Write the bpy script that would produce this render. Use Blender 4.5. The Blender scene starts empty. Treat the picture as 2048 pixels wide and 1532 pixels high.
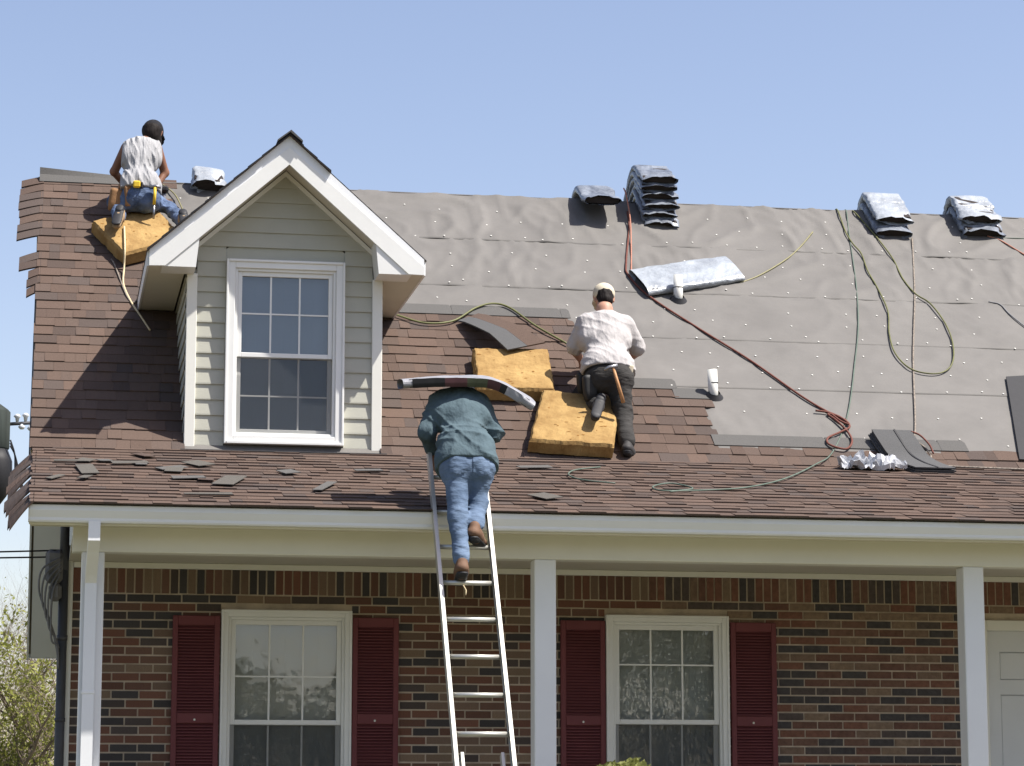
import bpy, bmesh, math, random
import numpy as np
from mathutils import Vector, Matrix, noise
R = math.radians
random.seed(7)
SC = bpy.context.scene
COL = SC.collection

# ------------------------------------------------------------------ camera
cd = bpy.data.cameras.new('camera'); cam = bpy.data.objects.new('camera', cd); COL.objects.link(cam)
cd.sensor_width = 36.0; cd.lens = 36.0*5200/2048; cd.clip_end = 3000
cam.location = (0, 0, 1.6)
cam.rotation_euler = (R(90+9.25), 0, R(-10.25))
SC.camera = cam
# ------------------------------------------------------------------ light
SUN_TO = Vector((.595, -.30, 1.077)).normalized()
elev = math.asin(SUN_TO.z); azim = math.atan2(SUN_TO.x, SUN_TO.y)
w = bpy.data.worlds.new('World'); SC.world = w; w.use_nodes = True
nt = w.node_tree; bg = nt.nodes['Background']
sky = nt.nodes.new('ShaderNodeTexSky'); sky.sky_type = 'NISHITA'; sky.sun_disc = False
sky.sun_elevation = elev; sky.sun_rotation = azim
sky.air_density = 1.0; sky.dust_density = 1.1; sky.ozone_density = 2.2; sky.altitude = 0
tint = nt.nodes.new('ShaderNodeMix'); tint.data_type = 'RGBA'; tint.blend_type = 'MULTIPLY'; tint.inputs[0].default_value = 1.0
tint.inputs[7].default_value = (1.21, 1.02, .97, 1)     # white balance of the camera
nt.links.new(sky.outputs[0], tint.inputs[6]); nt.links.new(tint.outputs[2], bg.inputs[0]); bg.inputs[1].default_value = 0.097
sl = bpy.data.lights.new('sun', 'SUN'); sun = bpy.data.objects.new('sun', sl); COL.objects.link(sun)
sl.energy = 4.9; sl.angle = R(0.53); sl.color = (1.0, .955, .89)
sun.rotation_euler = (-SUN_TO).to_track_quat('-Z', 'Y').to_euler(); sun.location = (20, -10, 40)
vs = SC.view_settings; vs.view_transform = 'Standard'; vs.look = 'None'; vs.exposure = 0.95; vs.gamma = 1.0; vs.use_curve_mapping = False

# ------------------------------------------------------------------ materials
MATS = {}
def mat(name, col, rough=.8, var=.15, scale=8, bump=0, bscale=60, spec=.3, metal=0, stretch=(1,1,1), col2=None, obj_var=0, coord='Object', bstretch=None, bdist=.01):
    m = bpy.data.materials.new(name); m.use_nodes = True; t = m.node_tree; b = t.nodes['Principled BSDF']
    b.inputs['Roughness'].default_value = rough; b.inputs['Specular IOR Level'].default_value = spec; b.inputs['Metallic'].default_value = metal
    tc = t.nodes.new('ShaderNodeTexCoord'); mp = t.nodes.new('ShaderNodeMapping'); mp.inputs['Scale'].default_value = stretch
    t.links.new(tc.outputs[coord], mp.inputs[0])
    n = t.nodes.new('ShaderNodeTexNoise'); n.inputs['Scale'].default_value = scale; n.inputs['Detail'].default_value = 6; n.inputs['Roughness'].default_value = .65
    t.links.new(mp.outputs[0], n.inputs['Vector'])
    cr = t.nodes.new('ShaderNodeValToRGB'); cr.color_ramp.elements[0].position = .3; cr.color_ramp.elements[1].position = .7
    c2 = col2 if col2 else tuple(min(1, c*(1+var)) for c in col)
    cr.color_ramp.elements[0].color = (*(c*(1-var) for c in col), 1); cr.color_ramp.elements[1].color = (*c2, 1)
    t.links.new(n.outputs['Fac'], cr.inputs[0]); out = cr.outputs[0]
    if obj_var:
        oi = t.nodes.new('ShaderNodeObjectInfo'); mr = t.nodes.new('ShaderNodeMapRange'); mr.inputs[3].default_value = 1-obj_var; mr.inputs[4].default_value = 1+obj_var
        hs = t.nodes.new('ShaderNodeHueSaturation'); t.links.new(oi.outputs['Random'], mr.inputs[0]); t.links.new(mr.outputs[0], hs.inputs['Value']); t.links.new(out, hs.inputs['Color']); out = hs.outputs[0]
    t.links.new(out, b.inputs['Base Color'])
    if bump:
        n2 = t.nodes.new('ShaderNodeTexNoise'); n2.inputs['Scale'].default_value = bscale; n2.inputs['Detail'].default_value = 4
        mp2 = mp
        if bstretch:
            mp2 = t.nodes.new('ShaderNodeMapping'); mp2.inputs['Scale'].default_value = bstretch; t.links.new(tc.outputs[coord], mp2.inputs[0])
        t.links.new(mp2.outputs[0], n2.inputs['Vector'])
        bp = t.nodes.new('ShaderNodeBump'); bp.inputs['Strength'].default_value = bump; bp.inputs['Distance'].default_value = bdist
        t.links.new(n2.outputs['Fac'], bp.inputs['Height']); t.links.new(bp.outputs[0], b.inputs['Normal'])
    MATS[name] = m; return m
def glass_mat(name, tint, base=.05, rough=.0):
    m = bpy.data.materials.new(name); m.use_nodes = True; t = m.node_tree; t.nodes.remove(t.nodes['Principled BSDF'])
    o = t.nodes['Material Output']; tr = t.nodes.new('ShaderNodeBsdfTransparent'); tr.inputs[0].default_value = (*tint, 1)
    gl = t.nodes.new('ShaderNodeBsdfGlossy'); gl.inputs['Roughness'].default_value = rough
    fr = t.nodes.new('ShaderNodeFresnel'); fr.inputs[0].default_value = 1.5
    ad = t.nodes.new('ShaderNodeMath'); ad.operation = 'ADD'; ad.inputs[1].default_value = base; t.links.new(fr.outputs[0], ad.inputs[0])
    nz = t.nodes.new('ShaderNodeTexNoise'); nz.inputs['Scale'].default_value = 1.6; bp = t.nodes.new('ShaderNodeBump'); bp.inputs['Strength'].default_value = .05; bp.inputs['Distance'].default_value = .03
    t.links.new(nz.outputs['Fac'], bp.inputs['Height']); t.links.new(bp.outputs[0], gl.inputs['Normal'])
    mx = t.nodes.new('ShaderNodeMixShader'); t.links.new(ad.outputs[0], mx.inputs[0]); t.links.new(tr.outputs[0], mx.inputs[1]); t.links.new(gl.outputs[0], mx.inputs[2]); t.links.new(mx.outputs[0], o.inputs[0])
    MATS[name] = m; return m
def screen_mat(name, col, alpha):
    m = bpy.data.materials.new(name); m.use_nodes = True; t = m.node_tree; b = t.nodes['Principled BSDF']
    b.inputs['Base Color'].default_value = (*col, 1); b.inputs['Roughness'].default_value = .7; b.inputs['Alpha'].default_value = alpha
    MATS[name] = m; return m
def leaf_mat(name, col, col2):
    m = mat(name, col, .6, .2, 3, col2=col2, obj_var=0); t = m.node_tree; b = t.nodes['Principled BSDF']
    src = b.inputs['Base Color'].links[0].from_socket; tl = t.nodes.new('ShaderNodeBsdfTranslucent'); t.links.new(src, tl.inputs[0])
    mx = t.nodes.new('ShaderNodeMixShader'); mx.inputs[0].default_value = .35; o = t.nodes['Material Output']
    t.links.new(b.outputs[0], mx.inputs[1]); t.links.new(tl.outputs[0], mx.inputs[2]); t.links.new(mx.outputs[0], o.inputs[0]); return m

mat('white_vinyl', (.74,.74,.71), .45, .05, 1.2, .03, 20, .35)
mat('white_alu', (.75,.76,.765), .38, .05, .9, .03, 12, .4)
mat('cream_trim', (.72,.71,.645), .5, .05, 1.1)
mat('soffit', (.60,.57,.48), .6, .04, 3, .1, 4, bstretch=(60,1,1))
mat('siding', (.415,.41,.345), .55, .05, 2.5, .12, 9, bstretch=(3,30,30))
mat('felt', (.126,.119,.110), .68, .12, 2.0, .22, 4, .3, bstretch=(.6,2.6,2.6), bdist=.02)
mat('felt_edge', (0.13,0.125,0.12), .65, .10, 2)
mat('cap_white', (.55,.54,.50), .6, .15, 30)
mat('deck', (.30,.24,.17), .8, .2, 6)
SH = [(.096,.067,.053),(.088,.062,.050),(.104,.073,.058),(.076,.056,.047),(.098,.071,.058),(.080,.062,.054),(.109,.075,.059)]
SHM = []
for i, c in enumerate(SH):
    m = mat('shingle_%d' % i, c, .92, .30, 190, .35, 260, .15, obj_var=.06); SHM.append(m)
mat('shingle_back', (0.084,0.084,0.084), .9, .18, 150, .25, 240, .15)
mat('shingle_grey', (0.096,0.0928,0.088), .92, .2, 160, .3, 240, .15)
mat('shingle_scrap', (.092,.086,.076), .92, .2, 120, .3, 240, .15)
mat('black', (.012,.012,.014), .6, .2, 20)
mat('asphalt_core', (.035,.028,.026), .9, .4, 14, .5, 40, stretch=(1,1,14))
BR = [(.062,.056,.055),(.165,.080,.056),(.130,.070,.052),(.195,.138,.096),(.084,.067,.060),(.150,.086,.063),(.170,.116,.084)]
BRM = [mat('brick_%d' % i, c, .9, .28, 22, .4, 60, .2, obj_var=.12) for i, c in enumerate(BR)]
mat('mortar', (.48,.40,.315), .95, .25, 5, .4, 90, .1)
mat('shutter', (.150,.043,.047), .6, .12, 2, 0, 20, .25)
mat('blind', (0.76,0.74,0.67), .6, .03, 2)
mat('blind_grey', (.30,.34,.40), .6, .03, 2)
mat('room', (.30,.28,.25), .9, .05, 2)
mat('door_white', (.62,.63,.63), .45, .03, 2)
glass_mat('glass', (.86,.89,.91), .05)
screen_mat('screen', (.028,.032,.038), .42)
mat('foam', (.285,.170,.065), .97, .25, 4, .6, 26, .1, col2=(.395,.265,.11))
mat('foam_hole', (.22,.10,.02), .95, .2, 20)
mat('wrap', (.23,.25,.275), .27, .15, 5, .9, 16, .5, col2=(.38,.41,.44), bdist=.015)  # paler noise patches paint the plastic's silver highlights into the colour
mat('wrap_grey', (.075,.085,.105), .25, .15, 7, .9, 12, .5, col2=(.27,.295,.33), bdist=.02)  # dark to silver noise stands in for highlights on the plastic
mat('plastic_white', (.48,.49,.51), .35, .08, 9, .5, 25, .4)
mat('print_maroon', (.060,.024,.028), .5, .2, 12)
mat('print_green', (.050,.058,.034), .5, .2, 12)
mat('paper', (.20,.205,.225), .5, .15, 9, .5, 25, .3, col2=(.30,.30,.32))
mat('alu_ladder', (0.52,0.51,0.46), .38, .06, 6, .05, 40, .5, metal=.55)
mat('alu_blue', (.20,.22,.34), .45, .1, 6, .05, 40, .4)
mat('pvc', (0.68,0.6715,0.6205), .4, .04, 6)
mat('rubber', (.02,.02,.022), .6, .2, 10)
mat('hose_green', (.115,.118,.042), .55, .25, 9)
mat('hose_olive', (.20,.185,.09), .5, .15, 20)
mat('cord_teal', (.085,.115,.09), .6, .2, 9)
mat('rope_red', (.13,.045,.032), .8, .35, 90)
mat('rope_orange', (.36,.16,.11), .8, .2, 90)
mat('rope_braid', (.20,.17,.14), .9, .75, 70)
mat('rope_pale', (.55,.45,.28), .85, .25, 60)
mat('skin_tan', (.19,.088,.052), .55, .15, 6, .05, 60, .35)
mat('skin_light', (0.391,0.2125,0.1445), .55, .12, 6, .05, 60, .35)
mat('hair', (.012,.009,.008), .7, .3, 30, .8, 60, .15, bstretch=(1,1,.2))
mat('cap_black', (.022,.022,.025), .95, .35, 14, .4, 30, .08)
mat('cap_beige', (0.51,0.4505,0.34), .85, .08, 9, .1, 80)
mat('shirt_white', (.37,.352,.345), .92, .10, 5, .55, 11, bstretch=(2,.7,1), bdist=.03)
mat('shirt_grey', (.30,.30,.305), .92, .16, 5, .8, 12, bstretch=(2.6,.5,.55), bdist=.035)
mat('shirt_teal', (.064,.096,.112), .93, .16, 4, .6, 10, bstretch=(1.6,.7,1.2), bdist=.035)
mat('jeans', (.070,.112,.185), .92, .25, 4, .55, 13, col2=(.155,.215,.31), bstretch=(.8,.8,1.8), bdist=.03)
mat('jeans_dark', (.045,.072,.135), .92, .40, 6, .7, 13, col2=(.15,.21,.34), bstretch=(1,.8,1.4), bdist=.035)
mat('trousers_black', (.034,.032,.030), .92, .30, 6, .6, 13, bstretch=(.8,.8,1.8), bdist=.03)
mat('leather', (.235,.125,.055), .8, .3, 8, .2, 40)
mat('boot_brown', (.135,.075,.045), .75, .25, 8, .2, 40)
mat('boot_tan', (0.252,0.18,0.108), .85, .2, 8, .2, 40)
mat('boot_black', (.035,.033,.032), .7, .25, 8, .2, 40)
mat('belt_black', (.02,.02,.02), .6, .2, 10)
mat('yellow', (.62,.42,.03), .5, .1, 10)
mat('wood_handle', (.42,.22,.10), .6, .2, 12, stretch=(1,1,6))
mat('steel', (.30,.30,.31), .35, .1, 10, metal=.8)
mat('mast_grey', (.060,.062,.068), .55, .12, 6)
mat('cable_grey', (.16,.16,.165), .7, .2, 10)
mat('pole_wood', (.030,.037,.033), .95, .45, 5, .4, 20, stretch=(1,1,.1))
mat('ceramic', (.55,.56,.57), .25, .1, 8)
mat('bark', (.17,.135,.10), .95, .3, 7, .5, 30)
leaf_mat('leaf_spring', (.17,.20,.035), (.30,.30,.07))
leaf_mat('leaf_pale', (.22,.22,.07), (.34,.32,.14))
leaf_mat('leaf_dry', (.19,.17,.10), (.30,.27,.18))
leaf_mat('leaf_shrub', (.14,.17,.04), (.30,.30,.10))
mat('grass', (.105,.100,.055), .95, .35, .8, .3, 30)
mat('concrete', (.36,.34,.31), .9, .1, 3, .2, 40)

# ------------------------------------------------------------------ mesh helpers
class MB:
    def __init__(s): s.v = []; s.f = []; s.m = []; s.sm = []
    def add(s, vs, fs, mi=0, smooth=False):
        o = len(s.v); s.v += [tuple(p) for p in vs]
        for f in fs: s.f.append([i+o for i in f]); s.m.append(mi); s.sm.append(smooth)
        return s
    def hexa(s, p, mi=0):       # 8 points: bottom quad ccw from above, then top quad
        return s.add(p, [(3,2,1,0),(4,5,6,7),(0,1,5,4),(1,2,6,5),(2,3,7,6),(3,0,4,7)], mi)
    def box(s, x0, x1, y0, y1, z0, z1, mi=0):
        return s.hexa([(x0,y0,z0),(x1,y0,z0),(x1,y1,z0),(x0,y1,z0),(x0,y0,z1),(x1,y0,z1),(x1,y1,z1),(x0,y1,z1)], mi)
    def bbox(s, x0, x1, y0, y1, z0, z1, c=.006, mi=0):   # bevelled box
        bm = bmesh.new(); bmesh.ops.create_cube(bm, size=1)
        for v in bm.verts: v.co = ((x0+x1)/2+v.co.x*(x1-x0), (y0+y1)/2+v.co.y*(y1-y0), (z0+z1)/2+v.co.z*(z1-z0))
        bmesh.ops.bevel(bm, geom=bm.edges[:], offset=c, segments=1, affect='EDGES')
        bm.verts.ensure_lookup_table(); s.add([v.co[:] for v in bm.verts], [[v.index for v in f.verts] for f in bm.faces], mi); bm.free(); return s
    def prism(s, pts, axis, a, b, mi=0):   # 2-D outline extruded along an axis ('x': pts are (y,z); 'y': pts are (x,z))
        n = len(pts)
        P = [((a,p[0],p[1]) if axis == 'x' else (p[0],a,p[1])) for p in pts] + [((b,p[0],p[1]) if axis == 'x' else (p[0],b,p[1])) for p in pts]
        return s.add(P, [list(range(n))[::-1], list(range(n,2*n))] + [(i,(i+1)%n,(i+1)%n+n,i+n) for i in range(n)], mi)
    def tube(s, pts, r, n=8, mi=0, caps=True, smooth=True, sq=None):
        pts = [Vector(p) for p in pts]; rs = r if isinstance(r, (list, tuple)) else [r]*len(pts); rings = []
        ref = Vector((0,0,1))
        t0 = (pts[1]-pts[0]).normalized()
        if abs(t0.z) > .9: ref = Vector((1,0,0))
        u = (ref-t0*ref.dot(t0)).normalized()
        for i, p in enumerate(pts):
            t = (pts[min(i+1,len(pts)-1)]-pts[max(i-1,0)]).normalized()
            u = (u-t*u.dot(t)).normalized(); v = t.cross(u)
            rings.append([p+(u*math.cos(2*math.pi*k/n)+v*math.sin(2*math.pi*k/n))*rs[i] for k in range(n)])
        V = [q for g in rings for q in g]; F = []
        for i in range(len(pts)-1):
            for k in range(n): F.append((i*n+k, i*n+(k+1)%n, (i+1)*n+(k+1)%n, (i+1)*n+k))
        if caps: F.append(tuple(range(n))[::-1]); F.append(tuple(range((len(pts)-1)*n, len(pts)*n)))
        return s.add(V, F, mi, smooth)
    def build(s, name, mats, parent=None, smooth=None):
        me = bpy.data.meshes.new(name); root = Vector((0,0,0))
        p = parent
        while p is not None: root += p.location; p = p.parent
        me.from_pydata([tuple(Vector(q)-root) for q in s.v], [], s.f)
        for m in (mats if isinstance(mats, (list, tuple)) else [mats]): me.materials.append(MATS[m] if isinstance(m, str) else m)
        if len(me.materials) > 1: me.polygons.foreach_set('material_index', s.m)
        me.polygons.foreach_set('use_smooth', s.sm if smooth is None else [smooth]*len(s.f))
        bm = bmesh.new(); bm.from_mesh(me); bmesh.ops.recalc_face_normals(bm, faces=bm.faces); bm.to_mesh(me); bm.free()
        o = bpy.data.objects.new(name, me); COL.objects.link(o); o.parent = parent; return o
def empty(name, loc, parent=None):
    o = bpy.data.objects.new(name, None); COL.objects.link(o); o.empty_display_size = .1; o.location = loc; o.parent = parent; return o
def tag(o, label, cat, group=None):
    o['label'] = label; o['category'] = cat
    if group: o['group'] = group
    return o
def kind(o, k): o['kind'] = k; return o
def put(name, mesh, parent, loc, rot=(0,0,0), scale=(1,1,1)):
    o = bpy.data.objects.new(name, mesh); COL.objects.link(o); o.parent = parent
    root = Vector((0,0,0)); p = parent
    while p is not None: root += p.location; p = p.parent
    o.location = Vector(loc)-root; o.rotation_euler = rot; o.scale = scale; return o
def mesh_only(mb, name, mats):
    o = mb.build(name, mats); me = o.data; bpy.data.objects.remove(o); return me
def smooth_path(pts, n=8):
    P = [Vector(p) for p in pts]; P = [P[0]*2-P[1]]+P+[P[-1]*2-P[-2]]; out = []
    for i in range(1, len(P)-2):
        for k in range(n):
            t = k/n; a,b,c,d = P[i-1],P[i],P[i+1],P[i+2]
            out.append(.5*((2*b)+(c-a)*t+(2*a-5*b+4*c-d)*t*t+(3*b-a-3*c+d)*t**3))
    out.append(P[-2]); return out

# ------------------------------------------------------------------ roof coordinates
A = R(40); CA, SA = math.cos(A), math.sin(A); Y0, Z0 = 20.4, 4.36; RIDGE = 4.69
YR, ZR = Y0+RIDGE*CA, Z0+RIDGE*SA
PY, PZ = 17.72, 3.62; B = math.atan2(.74, 2.68); CB, SB = math.cos(B), math.sin(B); PL = (20.4-17.72)/CB
XL, XR = -.12, 12.0
def rf(x, s, h=0.): return Vector((x, Y0+s*CA-h*SA, Z0+s*SA+h*CA))      # main slope: metres up the slope, metres off it
def pf(x, t, h=0.): return Vector((x, PY+t*CB-h*SB, PZ+t*SB+h*CB))      # porch slope

# ================================================================== THE SETTING
g = MB(); g.add([(-900,-900,0),(900,-900,0),(900,1500,0),(-900,1500,0)], [(0,1,2,3)]); go = kind(g.build('ground', 'grass'), 'structure')

house = empty('brick_house', (0, 20.4, 0))
tag(house, 'brick house with white porch, gabled dormer and half reshingled brown roof', 'house')

# roof body
roof = MB()
roof.hexa([rf(XL,-.02,-.14), rf(XR,-.02,-.14), rf(XR,RIDGE,-.14), rf(XL,RIDGE,-.14), rf(XL,-.02,-.012), rf(XR,-.02,-.012), rf(XR,RIDGE,-.012), rf(XL,RIDGE,-.012)])
yb, zb = 28.75, ZR-(28.75-YR)*math.tan(A)
roof.prism([(YR,ZR-.012),(yb,zb),(yb,zb-.15),(YR,ZR-.18)], 'x', XL, XR)
roof = roof.build('roof', 'deck', house)
pr = MB(); pr.hexa([pf(XL+.03,.15,-.10), pf(XR,.15,-.10), pf(XR,PL,-.10), pf(XL+.03,PL,-.10), pf(XL+.03,.15,-.012), pf(XR,.15,-.012), pf(XR,PL,-.012), pf(XL+.03,PL,-.012)])
porch_roof = pr.build('porch_roof', 'deck', house)
b = MB(); b.prism([(YR-.02,ZR-.19),(yb-.01,zb-.16),(yb-.01,zb-.19),(YR-.02,ZR-.22)], 'x', XL+.02, .24); b.build('rake_soffit', 'white_alu', house)
b = MB(); b.prism([(YR-.02,ZR-.03),(yb+.02,zb-.02),(yb+.02,zb-.22),(YR-.02,ZR-.24)], 'x', XL-.022, XL-.002); b.build('rake_board', 'white_alu', house)
b = MB(); b.hexa([rf(XL-.012,0,-.16),rf(XL-.002,0,-.16),rf(XL-.002,RIDGE,-.16),rf(XL-.012,RIDGE,-.16),rf(XL-.012,0,-.03),rf(XL-.002,0,-.03),rf(XL-.002,RIDGE,-.03),rf(XL-.012,RIDGE,-.03)]); b.build('rake_board', 'shingle_back', house)
b = MB(); b.box(XL, XR, yb+.002, yb+.03, zb-.20, zb-.03); b.build('rear_fascia', 'white_alu', house)
# rear shingles: plain sheet lying on the rear slope (never seen)
b = MB(); b.prism([(YR+.02,ZR+.0),(yb+.03,zb+.005),(yb+.03,zb+.02),(YR+.02,ZR+.018)], 'x', XL-.02, XR+.02); b.build('rear_covering', 'shingle_grey', house)
# gable walls and back wall
def gable(x0, x1):
    m = MB(); m.prism([(20.45,.2),(28.4,.2),(28.4,zb+.0),(YR,ZR-.3),(20.45,4.1)], 'x', x0, x1); return m
gable(.235, .36).build('gable_wall', 'siding', house); gable(XR-.3, XR-.2).build('gable_wall', 'siding', house)
b = MB(); b.box(.36, XR-.3, 28.2, 28.4, .2, 3.3); b.build('rear_wall', 'siding', house)

# ---------------- brick wall with openings
WIN = [(1.384, 2.406, 1.45, 3.116), (4.446, 5.456, 1.45, 3.114)]
DOOR = (7.62, 8.66, .75, 3.112)
OPEN = [(a-.0, b_+.0, c, d) for a, b_, c, d in WIN] + [DOOR]
wall = MB(); WX0, WX1 = .236, XR-.2; WY = 20.407
xs = sorted({WX0, WX1} | {v for o in OPEN for v in o[:2]}); zs = sorted({.3, 3.46} | {v for o in OPEN for v in o[2:]})
for i in range(len(xs)-1):
    for j in range(len(zs)-1):
        cx, cz = (xs[i]+xs[i+1])/2, (zs[j]+zs[j+1])/2
        if any(o[0] < cx < o[1] and o[2] < cz < o[3] for o in OPEN): continue
        wall.box(xs[i], xs[i+1], WY, WY+.14, zs[j], zs[j+1])
wall = wall.build('brick_wall', 'mortar', house)
bricks = []      # x0,x1,z0,z1,mat
rb = random.Random(3); runs = []
def bmat(prev):
    if prev is not None and rb.random() < .22: return prev
    return rb.choices(range(7), [22,24,14,13,10,10,9])[0]
x = WX0; pm = None
while x < WX1:
    pm = bmat(pm); bricks.append([x, min(x+.0560, WX1), 3.2385, 3.426, pm, 1]); x += .0683
z = 3.2265; row = 0
while z > .5:
    x = WX0-(.1066 if row % 2 else 0)-rb.uniform(0,.012)
    while x < WX1:
        pm = bmat(pm); a, c = max(x, WX0), min(x+.2013, WX1); segs = [(a, c)]
        for o in OPEN:
            if z-.0585 < o[3]+.004 and z > o[2]:
                ns = []
                for p, q in segs:
                    if q <= o[0] or p >= o[1]: ns.append((p, q)); continue
                    if p < o[0]-.005: ns.append((p, o[0]-.004))
                    if q > o[1]+.005: ns.append((o[1]+.004, q))
                segs = ns
        for p, q in segs:
            if q-p > .02: bricks.append([p, q, z-.0555, z, pm, 0])
        x += .2133
    z -= .068; row += 1
shut = [(1.008,1.374),(2.411,2.777),(4.078,4.442),(5.474,5.854)]
def bvis(k):
    cx, cz = (k[0]+k[1])/2, (k[2]+k[3])/2
    if cz < 1.9: return 99
    if any(a < cx < c and cz < 3.05 for a, c in shut): return 99
    return (cx*cx+20.4**2)**.5 - (k[1]-k[0])*(k[3]-k[2])*40
order = sorted(range(len(bricks)), key=lambda i: bvis(bricks[i]))
pick = set(order[:300])
bmesh_by = []
for i in range(7):
    mb = MB(); mb.bbox(0, 1, -.007, .03, 0, 1, .0025); bmesh_by.append(mesh_only(mb, 'brick', BRM[i]))
rest = MB()
for i, (x0, x1, z0, z1, mi, sol) in enumerate(bricks):
    dy = rb.uniform(-.003, .003)
    if i in pick:
        put('brick', bmesh_by[mi], wall, (x0, WY+dy-.0, z0+rb.uniform(-.0015,.0015)), (0, rb.uniform(-.004,.004) if not sol else 0, 0), (x1-x0, 1, z1-z0))
    else: rest.box(x0, x1, WY-.007+dy, WY+.02, z0, z1, mi)
kind(rest.build('brick', BRM, wall), 'stuff')
b = MB(); b.bbox(.198, .236, 20.385, 20.52, .3, 3.6, .004); b.build('corner_trim', 'cream_trim', house)

# ---------------- windows
def window(name, x0, x1, z0, z1, yf, casing, sash, meet, mz_up, mz_lo, sill=True, depth=.05, crown=False, blind='blind'):
    """outer frame is the part; sashes, muntins, panes, blind are sub-parts"""
    f = MB(); c = casing
    for a in ((x0, x0+c, z0, z1), (x1-c, x1, z0, z1), (x0+c, x1-c, z1-c, z1), (x0+c, x1-c, z0, z0+c)):
        f.bbox(a[0], a[1], yf-.028, yf+depth+.05, a[2], a[3], .004)
    e = .022
    f.bbox(x0-.0, x0+.018, yf-.040, yf-.029, z0, z1, .003); f.bbox(x1-.018, x1, yf-.040, yf-.029, z0, z1, .003)
    f.bbox(x0+.019, x1-.019, yf-.042, yf-.029, z1-.02, z1, .003); f.bbox(x0+.019, x1-.019, yf-.046, yf-.029, z0, z0+.022, .003)
    # inner step of the frame
    i0, i1, j0, j1 = x0+c, x1-c, z0+c, z1-c
    for a in ((i0, i0+e, j0, j1), (i1-e, i1, j0, j1), (i0+e, i1-e, j1-e, j1), (i0+e, i1-e, j0, j0+e)):
        f.bbox(a[0], a[1], yf-.008, yf+.07, a[2], a[3], .003)
    if crown: f.bbox(x0-.02, x1+.02, yf-.05, yf-.002, z1+.001, z1+.03, .005)
    win = f.build(name, 'white_vinyl', house)
    i0 += e; i1 -= e; j0 += e; j1 -= e
    def sashf(za, zb_, y, w_):
        s = MB()
        for a in ((i0+.001, i0+w_, za, zb_), (i1-w_, i1-.001, za, zb_), (i0+w_, i1-w_, zb_-w_, zb_), (i0+w_, i1-w_, za, za+w_)):
            s.bbox(a[0], a[1], y, y+.03, a[2], a[3], .003)
        s.build('sash', 'white_vinyl', win)
        return i0+w_, i1-w_, za+w_, zb_-w_
    for (za, zb_, y, mz, scr) in ((meet-.018, j1, yf+.012, mz_up, False), (j0, meet+.016, yf+.046, mz_lo, True)):
        a0, a1, c0, c1 = sashf(za, zb_, y, sash)
        xsplit = [a0, a0+(a1-a0)/3, a0+2*(a1-a0)/3, a1]; zz = [c0]+mz+[c1]
        m = MB()
        for q in xsplit[1:3]: m.box(q-.007, q+.007, y+.010, y+.0165, c0, c1)
        for q in mz: m.box(a0, a1, y+.0095, y+.017, q-.006, q+.006)
        m.build('muntin', 'white_vinyl', win)
        for ii in range(3):
            for jj in range(len(zz)-1):
                p = MB(); p.box(xsplit[ii]+.0005, xsplit[ii+1]-.0005, y+.019, y+.023, zz[jj]+.0005, zz[jj+1]-.0005); p.build('pane', 'glass', win)
        if scr:
            p = MB(); p.add([(i0+.004,yf+.006,j0+.004),(i1-.004,yf+.006,j0+.004),(i1-.004,yf+.006,meet-.02),(i0+.004,yf+.006,meet-.02)], [(0,1,2,3)]); p.build('insect_screen', 'screen', win)
    # blind slats, tilted
    bl = MB(); z_ = j1-.015; rr = random.Random(int(x0*100))
    while z_ > j0+.01:
        d = rr.uniform(-.0008,.0008); y = yf+.118
        bl.add([(i0+.012,y-.006,z_+.011+d),(i1-.012,y-.006,z_+.011-d),(i1-.012,y+.006,z_-.012),(i0+.012,y+.006,z_-.012)], [(0,1,2,3)]); z_ -= .0215
    for q in (.2, .5, .8): bl.box(i0+(i1-i0)*q-.001, i0+(i1-i0)*q+.001, yf+.104, yf+.106, j0, j1)
    kind(bl.build('blind', blind, win), 'stuff')
    return win
for k, (x0, x1, z0, z1) in enumerate(WIN):
    window('window', x0, x1, z0, z1, 20.385, .055, .038, 2.245 if k == 0 else 2.265, [2.60 if k == 0 else 2.72], [1.86])
# ---------------- shutters
for x0, x1 in shut:
    s = MB(); zt, zb_ = 3.066, 1.47; y0, y1 = 20.362, 20.398; st = .042
    for a in ((x0, x0+st, zb_, zt), (x1-st, x1, zb_, zt), (x0+st, x1-st, zt-.075, zt), (x0+st, x1-st, 2.235, 2.315), (x0+st, x1-st, zb_, zb_+.09)):
        s.bbox(a[0], a[1], y0, y1, a[2], a[3], .004)
    s.box(x0+st, x1-st, y1-.004, y1-.001, zb_, zt-.01)
    sh = s.build('shutter', 'shutter', house)
    l = MB()
    for za, zb2 in ((2.320, zt-.08), (zb_+.095, 2.232)):
        z_ = za
        while z_ < zb2-.012:
            l.add([(x0+st,y0+.006,z_),(x1-st,y0+.006,z_),(x1-st,y1-.008,z_+.022),(x0+st,y1-.008,z_+.022),(x0+st,y0+.006,z_+.005),(x1-st,y0+.006,z_+.005)], [(0,1,2,3),(0,1,5,4),(4,5,2,3)]); z_ += .0238
    kind(l.build('louvre', 'shutter', sh), 'stuff')
    k = MB(); k.tube([(x0+.18,y0-.004,2.262),(x0+.18,y0+.004,2.262)], .009, 10); k.build('screw', 'cream_trim', sh)
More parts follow.
